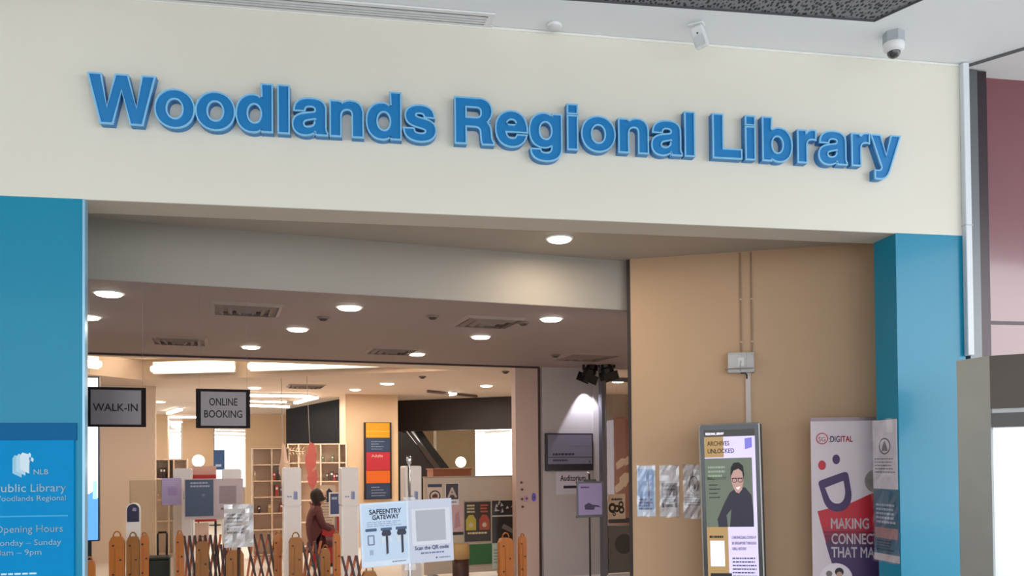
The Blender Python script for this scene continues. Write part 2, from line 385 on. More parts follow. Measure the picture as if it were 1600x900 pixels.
struct(in_hall(box('wall_light_stop_hall', -7.7, -7.5, 5.6, 14, 0, ZC, BEIGE)))  # unseen, added to keep light from leaking into the hall
struct(in_hall(box('wall_hall_side_right', 5.5, 5.7, 6.8, 10.35, 0, ZC, BEIGE)))
struct(in_hall(box('wall_library_side_right', 11.8, 12, 10.5, 30, 0, ZC, BEIGE)))
struct(in_hall(box('wall_library_return', 5.5, 12, 10.35, 10.5, 0, ZC, BEIGE)))

# glazing and steel door surround at the right edge
MAROON = mat('maroon_glass', S(120, 66, 76), .2, var=.03, coat=.6, spec=.6)
gU = [fu(x_, 300, -.1) for x_ in (1512, 1530, 1546)]; g = fxy(gU[1], .10)
t = thing('window_5', 'maroon tinted glazing with dark frame at the right edge', 'window', (g[0], g[1], 0), FA); t['kind'] = 'structure'
box('mullion', gU[0] - gU[1], 0, .0, .16, 0, ZT + .02, mat('grey_frame', S(104, 108, 112), .35, metal=.5), t)
box('mullion', 0, gU[2] - gU[1], .01, .2, 0, ZT + .02, mat('dark_frame', S(54, 44, 52), .3, metal=.3), t)
zt = fz(1575, 497)
box('pane', gU[2] - gU[1], 2.2, .1, .12, zt + .012, ZT + .02, MAROON, t)
box('pane', gU[2] - gU[1], 2.2, .1, .12, 2.3, zt - .012, MAROON, t)
box('transom', gU[2] - gU[1], 2.2, .09, .13, zt - .012, zt + .012, MATS['dark_frame'], t)

q0, q1 = at_y(1497, 720, 5.24), at_y(1549, 720, 5.0)
q0.z = q1.z = 0
ztop = at_y(1549, 556, 5.0).z
d1 = Vector((math.cos(math.radians(-32)), math.sin(math.radians(-32)), 0)); n1 = Vector((-d1.y, d1.x, 0))
t = thing('automatic_door', 'brushed steel automatic door surround with white glass at the right edge', 'door', (q1.x, q1.y, 0), 0); t['kind'] = 'structure'
L = lambda v: (v.x - q1.x, v.y - q1.y)
far = q1 + d1 * 1.6
z1, z2, z3, z4 = at_y(1575, 638, 5).z, at_y(1575, 645, 5).z, at_y(1575, 667, 5).z, 0
slab('jamb', [L(q0), L(q1), L(q1 + n1 * .05 + d1 * .01), L(q0 + Vector((.10, .05, 0)))], 0, ztop, mat('jamb_steel', S(158, 165, 165), .4, metal=.7, var=.08), t)
slab('header', [L(q1), L(far), L(far + n1 * .3), L(q1 + n1 * .3)], z1, ztop, mat('bronze_steel', S(84, 76, 70), .4, metal=.6), t)
slab('sensor_strip', [L(q1 + n1 * .04), L(far + n1 * .04), L(far + n1 * .25), L(q1 + n1 * .25)], z2, z1, WHITE, t)
slab('rail', [L(q1 + n1 * .02), L(far + n1 * .02), L(far + n1 * .2), L(q1 + n1 * .2)], z3, z2, mat('rail_dark_steel', S(84, 80, 78), .35, metal=.5), t)
FROST = mat('frosted_white_glass', (.95, .96, .98), .5, var=0, trans=.7, alpha=.55)
slab('door_pane', [L(q1 + n1 * .06 + d1 * .01), L(q1 + n1 * .06 + d1 * .075), L(q1 + n1 * .075 + d1 * .075), L(q1 + n1 * .075 + d1 * .01)], .02, z3, FROST, t)
slab('door_pane', [L(q1 + n1 * .08 + d1 * .078), L(far + n1 * .08), L(far + n1 * .095), L(q1 + n1 * .095 + d1 * .078)], .02, z3, FROST, t)

# ================================================================== the blue channel letters
def cub(p, a, b, c, n=7):
    return [tuple((1 - t) ** 3 * p[i] + 3 * (1 - t) ** 2 * t * a[i] + 3 * (1 - t) * t * t * b[i] + t ** 3 * c[i] for i in (0, 1)) for t in [k / n for k in range(1, n + 1)]]
def path(start, *segs):
    out = [start]
    for s in segs:
        if len(s) == 2: out.append(s)
        else: out += cub(out[-1], (s[0], s[1]), (s[2], s[3]), (s[4], s[5]))
    if math.dist(out[0], out[-1]) < 1: out.pop()
    return out
def oval(x0, x1, y0, y1, k=.58):
    cx, cy, rx, ry = (x0 + x1) / 2, (y0 + y1) / 2, (x1 - x0) / 2, (y1 - y0) / 2
    return path((x1, cy), (x1, cy + ry * k, cx + rx * k, y1, cx, y1), (cx - rx * k, y1, x0, cy + ry * k, x0, cy), (x0, cy - ry * k, cx - rx * k, y0, cx, y0), (cx + rx * k, y0, x1, cy - ry * k, x1, cy))
D_out = path((547, 0), (547, 718), (407, 718), (407, 466), (375, 518, 325, 546, 268, 546), (125, 546, 34, 428, 34, 262), (34, 100, 118, -14, 266, -14), (335, -14, 385, 14, 414, 68), (414, 0))
GLYPH = {   # advance, outer loops with their holes
 'l': (278, [[R4(69, 209, 0, 718)]]),
 'i': (278, [[R4(69, 209, 0, 532)], [R4(69, 209, 592, 718)]]),
 'L': (560, [[[(76, 0), (560, 0), (560, 128), (226, 128), (226, 718), (76, 718)]]]),
 'W': (944, [[[(16, 718), (169, 718), (262, 215), (397, 718), (548, 718), (683, 218), (776, 718), (928, 718), (758, 0), (609, 0), (472, 522), (335, 0), (186, 0)]]]),
 'o': (611, [[oval(34, 578, -14, 546), oval(174, 438, 100, 432)]]),
 'd': (611, [[D_out, oval(174, 409, 104, 428)]]),
 'b': (611, [[[(611 - x, y) for x, y in D_out], oval(202, 437, 104, 428)]]),
 'n': (611, [[path((65, 0), (65, 532), (198, 532), (198, 458), (232, 510, 290, 546, 365, 546), (480, 546, 547, 478, 547, 350), (547, 0), (407, 0), (407, 318), (407, 390, 376, 426, 318, 426), (250, 426, 205, 385, 205, 300), (205, 0))]]),
 'e': (556, [[path((526, 228), (171, 228), (176, 145, 215, 98, 284, 98), (330, 98, 364, 120, 376, 160), (512, 160), (484, 50, 400, -14, 279, -14), (120, -14, 28, 95, 28, 264), (28, 430, 125, 546, 277, 546), (435, 546, 528, 430, 526, 228)),
              path((173, 318), (382, 318), (374, 395, 338, 434, 279, 434), (218, 434, 182, 393, 173, 318))]]),
 'a': (556, [[path((382, 0), (374, 20, 370, 38, 368, 60), (325, 8, 270, -14, 198, -14), (95, -14, 28, 45, 28, 142), (28, 250, 95, 296, 205, 312), (325, 330), (360, 336, 372, 352, 372, 380), (372, 420, 340, 440, 283, 440), (225, 440, 192, 418, 188, 366), (50, 366), (55, 490, 135, 546, 290, 546), (440, 546, 510, 490, 510, 385), (510, 110), (510, 62, 516, 36, 534, 18), (534, 0)),
              path((370, 262), (350, 248, 325, 242, 270, 232), (200, 220, 170, 200, 170, 158), (170, 115, 197, 92, 243, 92), (320, 92, 370, 140, 370, 215))]]),
 's': (556, [[path((488, 376), (356, 376), (350, 420, 325, 440, 268, 440), (215, 440, 190, 425, 190, 396), (190, 365, 230, 355, 310, 338), (440, 310, 514, 270, 514, 165), (514, 50, 420, -14, 280, -14), (120, -14, 30, 60, 28, 170), (166, 170), (170, 115, 205, 92, 278, 92), (338, 92, 374, 112, 374, 146), (374, 180, 340, 190, 240, 212), (110, 240, 52, 290, 52, 382), (52, 480, 130, 546, 265, 546), (410, 546, 485, 485, 488, 376))]]),
 'R': (710, [[path((76, 0), (76, 718), (445, 718), (570, 718, 648, 645, 648, 530), (648, 440, 610, 380, 540, 350), (605, 325, 630, 285, 634, 195), (638, 110, 640, 50, 675, 24), (675, 0), (512, 0), (496, 30, 494, 90, 490, 160), (486, 245, 455, 278, 375, 278), (226, 278), (226, 0)),
              path((226, 595), (226, 400), (395, 400), (465, 400, 498, 435, 498, 498), (498, 562, 465, 595, 395, 595))]]),
 'g': (611, [[path((547, 532), (414, 532), (414, 458), (380, 518, 330, 546, 268, 546), (125, 546, 34, 430, 34, 268), (34, 105, 115, -2, 262, -2), (330, -2, 378, 22, 407, 72), (407, 5), (407, -75, 370, -110, 300, -110), (235, -110, 202, -92, 196, -50), (58, -50), (62, -160, 145, -217, 298, -217), (460, -217, 547, -140, 547, 0)), oval(174, 409, 112, 428)]]),
 'r': (389, [[path((64, 0), (64, 532), (197, 532), (197, 440), (230, 510, 275, 546, 335, 546), (350, 546, 360, 545, 373, 542), (373, 402), (355, 406, 340, 408, 318, 408), (245, 408, 204, 365, 204, 285), (204, 0))]]),
 'y': (556, [[path((12, 532), (163, 532), (280, 165), (393, 532), (540, 532), (345, -30), (305, -150, 260, -214, 150, -214), (120, -214, 100, -212, 75, -208), (75, -92), (90, -95, 105, -96, 120, -96), (170, -96, 195, -75, 205, -30), (205, -10))]]),
}
def area2(l): return sum(l[i][0] * l[(i + 1) % len(l)][1] - l[(i + 1) % len(l)][0] * l[i][1] for i in range(len(l)))
def inset(l, d):
    """offset of a counter-clockwise loop to its left"""
    n = len(l); out = []
    for i in range(n):
        p0, p1, p2 = Vector(l[i - 1]), Vector(l[i]), Vector(l[(i + 1) % n])
        a, b2 = (p1 - p0).normalized(), (p2 - p1).normalized()
        na, nb = Vector((-a.y, a.x)), Vector((-b2.y, b2.x)); k = 1 + na.dot(nb)
        mv = (na + nb) / max(k, .35); out.append(tuple(p1 + mv * d))
    return out
LSIDE = mat('letter_side_blue', S(40, 128, 192), .4, var=.03)
LRIM = mat('letter_rim_light_blue', S(132, 198, 240), .35, var=.02)
LFACE = mat('letter_face_blue', S(22, 126, 192), .35, var=.03, scale=3)
DEP = .064
def letter_meshes(ch, s):
    side, rim, face = bmesh.new(), bmesh.new(), bmesh.new()
    for group in GLYPH[ch][1]:
        outs, ins = [], []
        for j, l in enumerate(group):
            l = [(x * s, y * s) for x, y in l]
            if (area2(l) > 0) != (j == 0): l = l[::-1]
            l = inset(l, -.0102); outs.append(l); ins.append(inset(l, .0098))
        for l, k in zip(outs, ins):
            n = len(l)
            def ring(bm, A, ya, B, yb):
                va = [bm.verts.new((p[0], ya, p[1])) for p in A]; vb = [bm.verts.new((p[0], yb, p[1])) for p in B]
                for i in range(n): bm.faces.new((va[i], va[(i + 1) % n], vb[(i + 1) % n], vb[i]))
            ring(side, l, 0, l, -DEP + .012)
            ring(rim, l, -DEP + .012, l, -DEP); ring(rim, l, -DEP, k, -DEP); ring(rim, k, -DEP, k, -DEP + .012)
        flat = [p for l in ins for p in l]
        vs = [face.verts.new((p[0], -DEP + .01, p[1])) for p in flat]
        for tr in tessellate_polygon([[Vector((*p, 0)) for p in l] for l in ins]):
            try: face.faces.new([vs[i] for i in tr])
            except ValueError: pass
    return [mesh_of(b, ch) for b in (side, rim, face)]
s_ = .287 / 718
zb = (fz(713, 227, DEP) + fz(1116, 248.5, DEP) + fz(165, 187.5, DEP)) / 3 + .0095
ORD = ('first', 'second', 'third', 'fourth', 'fifth', 'sixth', 'seventh', 'eighth', 'ninth')
cache = {}
for word, xl, xr, yy in (('Woodlands', 139, 680, 170), ('Regional', 712.5, 1084.5, 210), ('Library', 1115.5, 1406, 225)):
    ul, ur = fu(xl, yy - 30, DEP), fu(xr, yy + 20, DEP)
    adv = [GLYPH[c][0] * s_ for c in word]
    first = min(p[0] for g_ in GLYPH[word[0]][1] for l in g_ for p in l) * s_
    last = max(p[0] for g_ in GLYPH[word[-1]][1] for l in g_ for p in l) * s_
    nat = sum(adv[:-1]) + last - first; tr = (ur - ul - nat) / (len(word) - 1)
    print('word', word, 'tracking', tr, 'zb', fz(xl, yy, DEP), zb)
    x = ul - first
    for i, c in enumerate(word):
        if c not in cache: cache[c] = letter_meshes(c, s_)
        w = FO + e1(FA) * x
        t = thing('sign_letter_' + ('capital_' if c.isupper() else 'small_') + c.lower(), 'blue raised %sletter %s, %s letter of the word %s on the cream wall' % ('capital ' if c.isupper() else '', c, ORD[i], word), 'sign letter', (w.x, w.y, zb), FA, 'blue letters of the library sign')
        for nm, me, m in zip(('side_return', 'rim', 'face'), cache[c], (LSIDE, LRIM, LFACE)): new(nm, me, m, t)
        x += adv[i] + tr

# ================================================================== things on the canopy ceiling and front
# linear air grille
ga, gb = at_z(763.5, 23, ZT), at_z(755.5, 37, ZT)
gw = (gb - ga).dot(e2(FA))
t = thing('air_grille', 'long slotted white air grille set in the outer ceiling', 'air grille', (ga.x, ga.y, ZT), FA)
LG = 3.4
def gsk(v): return (gb - ga).dot(e1(FA)) * v / gw
box('backing', -LG, .0, 0, gw, -.004, -.002, col(44, 46, 50), t)
bm = bmesh.new()
for a, b_ in ((-.03, 0), (gw, gw + .03)): bbox(bm, -LG, .04, a, b_, -.012, -.002)
prism_bm(bm, [[(.0, 0), (.04, 0), (gsk(gw) + .04, gw), (gsk(gw), gw)]], lambda p: (p[0], p[1], -.012), lambda p: (p[0], p[1], -.002))
new('frame', mesh_of(bm), WHITE, t)
for k in range(1, 4): box('slat', -LG, gsk(gw * k / 4), gw * (k / 4 - .075), gw * (k / 4 + .075), -.014, -.003, mat('slat_white', S(222, 224, 228), .5), t)
# flush detector
q = at_z(866, 38, ZT)
t = thing('smoke_detector', 'small white round detector on the outer ceiling above the word Regional', 'smoke detector', q)
lathe('base', [(0, 0), (.048, 0), (.05, -.012), (.046, -.02)], WHITE, t); lathe('cover', [(.046, -.02), (.034, -.034), (0, -.038)], col(214, 214, 218), t)
# motion sensor
q = at_z(1088, 38, ZT)
t = thing('motion_sensor', 'white tilted motion sensor on a ceiling bracket above the word Regional', 'sensor', q, math.radians(-28))
box('bracket_plate', -.05, .05, -.03, .03, -.012, 0, WHITE, t, .004)
tube('bracket_arm', [(0, 0, -.01), (0, -.01, -.045)], .014, WHITE, t)
tmp = box('housing', -.042, .042, -.085, -.01, -.16, -.025, mat('sensor_white', S(226, 228, 230), .4), t, .012); tmp.rotation_euler = (math.radians(18), math.radians(-14), 0)
tmp2 = patch('lens_window', rrect(-.03, .03, -.15, -.085, .006), mat('lens_milky', S(196, 198, 202), .15), tmp, -.086, .004)
patch('indicator', circ(0, -.07, .006, 10), BLACK, tmp, -.086, .002)
# dome camera
q = at_z(1396, 52, ZT)
t = thing('dome_camera', 'white dome security camera on a grey hexagonal ceiling base', 'security camera', q)
bm = bmesh.new(); prism_bm(bm, [[(.068 * math.cos(PI / 6 + k * PI / 3), .068 * math.sin(PI / 6 + k * PI / 3)) for k in range(6)]], lambda p: (p[0], p[1], 0), lambda p: (p[0], p[1], -.07))
new('hexagonal_base', mesh_of(bm), mat('base_grey', S(168, 174, 180), .45), t)
lathe('collar', [(0, -.07), (.066, -.07), (.068, -.085), (.064, -.115), (.046, -.13), (0, -.13)], WHITE, t)
lathe('dome', [(.043, -.128), (.041, -.145), (.03, -.16), (.016, -.168), (0, -.17)], mat('dark_dome', S(30, 30, 34), .08, coat=1), t)
# trunking
o = box('cable_trunking', 0, .05, -.045, .0, fz(1507, 556), ZT - .004, mat('trunking_white', S(218, 224, 230), .4), None, .006)
o.location = FO + e1(FA) * (UP1 - .012); o.rotation_euler = (0, 0, FA); tag(o, 'white vertical cable trunking at the right end of the cream wall', 'cable trunking')
bx_ = box('joint_cover', -.003, .053, -.048, .0, fz(1507, 354) - .004, fz(1507, 354) + .004, col(190, 196, 204), o)

# ---------------------------------------------------------------- downlights
def downlight(px, py, z, label, r=.092, e=5, group='downlights of the entrance hall', warm=(1, .8, .58), s=9):
    q = at_z(px, py, z); t = thing('downlight', label, 'downlight', (q.x, q.y, z), 0, group)
    lathe('trim_ring', [(r + .022, 0), (r + .02, -.008), (r, -.012), (r, -.004)], WHITE, t, 24)
    lathe('diffuser', [(r, -.005), (r * .96, -.02), (r * .8, -.026), (0, -.028)], glow(255, 238, 214, s), t, 24)
    if e: lamp('downlight_beam', 'AREA', (0, 0, -.035), e, warm, r * 1.8, t)
    return t
downlight(874, 372, 3.30, 'single round downlight in the alcove ceiling under the word Regional', .088, 7, 'downlight of the alcove', s=9)
for px, py, lab in ((170, 457, 'nearest round downlight at the left of the hall ceiling'), (138, 494, 'round downlight half hidden by the left blue pillar'), (546, 479, 'round downlight in the front row near the middle of the hall ceiling'),
                    (465, 513, 'round downlight second from the front in the middle row of the hall ceiling'), (392, 541, 'round downlight just in front of the door track above the online booking sign'),
                    (861, 497, 'rightmost round downlight of the hall ceiling'), (751, 525, 'round downlight between the two right ceiling diffusers'), (651, 552, 'round downlight touching the ceiling diffuser near the door track')):
    downlight(px, py, ZC, lab)
for px, py, lab, r in ((555, 608, 'library downlight just above the tan column, left one', .09), (605, 598.5, 'library downlight just above the tan column, right one', .11), (760, 602, 'library downlight above the dark bulkhead, near the pink jamb', .1),
                    (702, 613, 'library downlight at the end of the ceiling track', .12), (247, 627, 'library downlight right of the walk-in sign', .14), (398, 605, 'library downlight at the corner of the online booking sign', .1),
                    (966, 595, 'downlight behind the glazed door, nearer one', .1), (947, 618, 'downlight behind the glazed door, farther one', .12)):
    downlight(px, py, ZC, lab, r, 20, 'downlights of the library', (1, .9, .78), 9)

# ---------------------------------------------------------------- ceiling diffusers and small detectors
VENT1, VENT2, VENT3 = col(120, 104, 98), col(58, 46, 44), col(150, 136, 130)
def diffuser(px, py, z, label, w=.56, a=IA):
    q = at_z(px, py, z); t = thing('air_diffuser', label, 'air diffuser', (q.x, q.y, z), a, 'square ceiling diffusers')
    for k, (f, d) in enumerate(((1, .0), (.76, .010), (.52, .018), (.28, .026))):
        A, B_ = w / 2 * f, w / 2 * (f - .12)
        bm = bmesh.new()
        def q4(r, zz): return [bm.verts.new((x * r, y * r, zz)) for x, y in ((-1, -1), (1, -1), (1, 1), (-1, 1))]
        a1, a2, b1, b2 = q4(A, -.002 - d), q4(B_, -.024 - d), q4(A, .0 - d * .5), q4(B_, .0 - d * .5)
        for i in range(4):
            j = (i + 1) % 4
            bm.faces.new((a1[i], a1[j], a2[j], a2[i])); bm.faces.new((b1[i], b1[j], a1[j], a1[i])); bm.faces.new((a2[i], a2[j], b2[j], b2[i]))
        new('louvre_ring', mesh_of(bm), VENT3 if k == 0 else VENT1, t)
    box('dark_void', -w * .46, w * .46, -w * .46, w * .46, -.0015, -.0005, VENT2, t)
    return t
diffuser(385, 482, ZC, 'square air diffuser between the two left downlights of the hall')
diffuser(280, 531, ZC, 'square air diffuser near the door track above the walk-in sign')
diffuser(762, 502, ZC, 'square air diffuser left of the rightmost hall downlight')
diffuser(612, 547, ZC, 'square air diffuser beside the downlight near the door track')
diffuser(916, 557, ZC, 'square air diffuser above the two black spotlights', .7)
diffuser(478, 603, ZC, 'square air diffuser of the library above the black panel', .6)
for px, py, lab in ((505, 495, 'tiny round detector below the front middle downlight'), (676, 493, 'tiny round detector left of the right diffuser'), (818, 503, 'tiny round detector right of the right diffuser'), (868, 554, 'tiny round detector left of the spotlight diffuser'), (790, 580, 'small dark detector near the pink jamb'), (660, 588, 'small dark detector under the tip of the cove')):
    q = at_z(px, py, ZC); t = thing('ceiling_detector', lab, 'detector', (q.x, q.y, ZC), 0, 'small ceiling detectors')
    lathe('base', [(0, 0), (.055, 0), (.055, -.012), (.04, -.02)], VENT1, t, 16); lathe('sensor_head', [(.04, -.02), (.025, -.035), (0, -.038)], VENT2, t, 16)

# ---------------------------------------------------------------- linear lights in the library
def linear(p0, p1, lab, h=.09, wd=.16, e=16):
    h *= .42; wd *= .7
    a, b_ = at_z(p0[0], p0[1], ZC - .04), at_z(p1[0], p1[1], ZC - .04); v = b_ - a; Ln = v.length
    t = thing('linear_light', lab, 'light', (a.x, a.y, ZC), math.atan2(v.y, v.x), 'linear lights of the library')
    box('housing', 0, Ln, -wd / 2, wd / 2, -.03, 0, WHITE, t)
    box('diffuser', .01, Ln - .01, -wd / 2 + .01, wd / 2 - .01, -.03 - h, -.03, glow(255, 246, 232, 6), t)
    if e:
        d = bpy.data.lights.new('linear_glow', 'AREA'); d.shape = 'RECTANGLE'; d.size = Ln; d.size_y = wd; d.energy = e; d.color = (1, .92, .8)
        l = bpy.data.objects.new('linear_glow', d); COL.objects.link(l); l.parent = t; l.location = (Ln / 2, 0, -.05 - h)
linear((384, 617), (486, 618.5), 'longest linear light right of the online booking sign', e=20)
linear((384, 627), (448, 628.5), 'second linear light right of the online booking sign', .05)
linear((384, 632.5), (452, 635), 'third linear light right of the online booking sign', .1)
linear((462, 629), (494, 620.5), 'slanted linear light right of the online booking sign')
linear((263, 645), (282, 638.5), 'slanted linear light left of the online booking sign', .12)
linear((264, 651), (308, 651.5), 'upper ribbed linear light left of the online booking sign', .1, .2)
linear((264, 659), (308, 660), 'lower ribbed linear light left of the online booking sign', .1, .2)
linear((272, 667), (290, 664), 'short linear light below the ribbed ones left of the online booking sign', .12)
linear((704, 616.5), (712, 614.5), 'short linear light right of the ceiling track', .08, .1, 0)
for k, (p0, p1) in enumerate((((262, 677), (286, 677.5)), ((262, 684), (286, 684)), ((336, 676), (384, 677)), ((336, 683), (384, 684)), ((744, 672), (806, 669)), ((744, 679), (806, 676)))):
    linear(p0, p1, ('far linear light seen in the narrow window, upper', 'far linear light seen in the narrow window, lower', 'far linear light below the online booking sign, upper', 'far linear light below the online booking sign, lower', 'far linear light seen in the wide window, top', 'far linear light seen in the wide window, middle', 'far linear light seen in the wide window, lowest')[k], .12, .3, 0)
t = thing('ceiling_track', 'thin light track on the library ceiling', 'light track', at_z(668, 609, ZC), 0)
v = at_z(745, 617, ZC) - at_z(668, 609, ZC)
tube('rail', [(0, 0, -.03), (v.x, v.y, -.03)], .025, col(120, 100, 92), t); tube('hanger', [(v.x / 2, v.y / 2, 0), (v.x / 2, v.y / 2, -.04)], .01, BLACK, t)
def globe(px, py, Y, r, lab):
    q = at_y(px, py, Y * K); t = thing('globe_lamp', lab, 'lamp', (q.x, q.y, 0), 0, 'globe lamps')
    lathe('globe', [(0, -r)] + [(r * math.cos(a), r * math.sin(a)) for a in [math.radians(x) for x in range(-75, 76, 15)]] + [(0, r)], glow(255, 240, 214, 5), t, 20, (0, 0, q.z))
    tube('stem', [(0, 0, 0), (0, 0, q.z - r)], .015, BLACK, t); lathe('foot', [(0, .02), (.13, .02), (.14, 0), (0, 0)], BLACK, t)
    lamp('globe_light', 'POINT', (0, -r - .1, q.z), 5, (1, .85, .65), .1, t)
globe(310, 720, 19.5, .145, 'round white globe lamp in front of the tan pier')
globe(720, 722, 17.5, .115, 'round white globe lamp in front of the cream pier')

# ---------------------------------------------------------------- hanging signs under the beam
SIGNP = mat('sign_paper_grey', S(116, 102, 104), .3, var=.05, spec=.7)
def hang(x0, y0, x1, y1, Y, words, lab):
    loc, w, h = rect(x0, y0, x1, y1, Y)
    t = thing('hanging_sign', lab, 'sign', loc, IA, 'signs hanging under the beam')
    box('board', -w / 2, w / 2, 0, .022, 0, h, mat('sign_black', S(26, 18, 20), .5, spec=.1), t, .003)
    box('paper', -w * .41, w * .42, -.002, 0, h * .06, h * .93, SIGNP, t)
    n = len(words)
    for k, (wd, fw) in enumerate(words):
        text('lettering', wd, h * .27, mat('ink_dark', S(26, 18, 20), .5), t, -.0, h * (.40 if n == 1 else (.58, .27)[k]), -.0035, bold=.012, width=w * fw)
    for s in (-.44, .44): tube('wire', [(w * s, .01, h), (w * s, .01, ZC - loc.z)], .0007, col(150, 140, 135), t, 5)
hang(133, 605, 228, 667, 5.68, [('WALK-IN', .74)], 'dark framed hanging sign reading WALK-IN')
hang(306, 608, 391, 669, 5.98, [('ONLINE', .52), ('BOOKING', .70)], 'dark framed hanging sign reading ONLINE BOOKING')

# ---------------------------------------------------------------- plaque on the left pillar
loc, w, h = rect(-70, 661, 117, 1240, at_y(60, 760, 1).y, FA)
u0, u1 = fu(-90, 760), fu(117, 760)
z0, z1p, z2p = .35, fz(60, 688), fz(60, 661)
t = thing('library_plaque', 'bright blue opening hours plaque on the left blue pillar', 'plaque', FO + e1(FA) * u1, FA)
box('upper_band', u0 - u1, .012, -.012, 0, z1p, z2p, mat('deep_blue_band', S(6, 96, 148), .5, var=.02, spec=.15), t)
box('panel', u0 - u1, 0, -.022, 0, z0, z1p, mat('bright_blue_panel', S(0, 138, 200), .5, var=.02, spec=.12), t)
PW = mat('pale_blue_print', S(206, 232, 244), .5, var=.02)
def plx(px): return fu(px, 760) - u1
def plz(py): return fz(60, py)
for k in range(3):
    x = plx(22 + 6 * k); patch('book_mark', [(x, plz(738 - 3 * k + 1)), (x + .05, plz(746 - 3 * k)), (x + .05, plz(714 - 2 * k)), (x + .012, plz(711 - 2 * k)), (x, plz(716 - 2 * k))], mat('print_%d' % k, S(150 + 30 * k, 200 + 15 * k, 226 + 8 * k), .5), t, -.0225 - .0006 * k)
for px, py in ((40, 716), (46, 712), (50, 719), (44, 722)):
    patch('page_mark', [(plx(px), plz(py)), (plx(px + 4), plz(py + 3)), (plx(px + 5), plz(py - 2)), (plx(px + 2), plz(py - 5))], PW, t, -.0225)
text('lettering', 'NLB', .042, PW, t, plx(54), plz(741), -.024, 'LEFT', .01, width=plx(77) - plx(54))
text('lettering', 'Public', .068, PW, t, plx(-8), plz(768), -.024, 'LEFT', .004, width=plx(42) - plx(-8)); text('lettering', 'Library', .068, PW, t, plx(49), plz(768), -.024, 'LEFT', .004, width=plx(104) - plx(49))
text('lettering', 'Woodlands Regional', .045, PW, t, plx(-10), plz(782), -.024, 'LEFT', .002, width=plx(105) - plx(-10))
text('lettering', 'Opening Hours', .06, PW, t, plx(-6), plz(831), -.024, 'LEFT', .002, width=plx(100) - plx(-6))
text('lettering', 'Monday – Sunday', .048, PW, t, plx(-10), plz(851), -.024, 'LEFT', .002, width=plx(97) - plx(-10))
text('lettering', '10am – 9pm', .048, PW, t, plx(-10), plz(866), -.024, 'LEFT', .002, width=plx(64) - plx(-10))
box('divider', plx(-60), plx(108), -.0235, -.022, plz(807), plz(805), mat('print_line', S(60, 170, 220), .5), t)
lines('small_print', PW, t, plx(-10), plx(78), plz(898), plz(892), 1, -.0232)

# ---------------------------------------------------------------- laminated notices
def clear_film(name, fac, rough):
    m = bpy.data.materials.new(name); m.use_nodes = True; nt = m.node_tree; N = nt.nodes; N.remove(N['Principled BSDF'])
    tr, gl, mx, lw, mt = N.new('ShaderNodeBsdfTransparent'), N.new('ShaderNodeBsdfGlossy'), N.new('ShaderNodeMixShader'), N.new('ShaderNodeTexNoise'), N.new('ShaderNodeMath')
    tc = N.new('ShaderNodeTexCoord'); lw.inputs['Scale'].default_value = 14; gl.inputs['Roughness'].default_value = rough; mt.operation = 'MULTIPLY'; mt.inputs[1].default_value = fac
    nt.links.new(tc.outputs['Object'], lw.inputs['Vector']); nt.links.new(lw.outputs['Fac'], mt.inputs[0]); nt.links.new(mt.outputs[0], mx.inputs[0])
    nt.links.new(tr.outputs[0], mx.inputs[1]); nt.links.new(gl.outputs[0], mx.inputs[2]); nt.links.new(mx.outputs[0], N['Material Output'].inputs[0]); return m
SLEEVE = clear_film('crinkled_clear_sleeve', .36, .14)
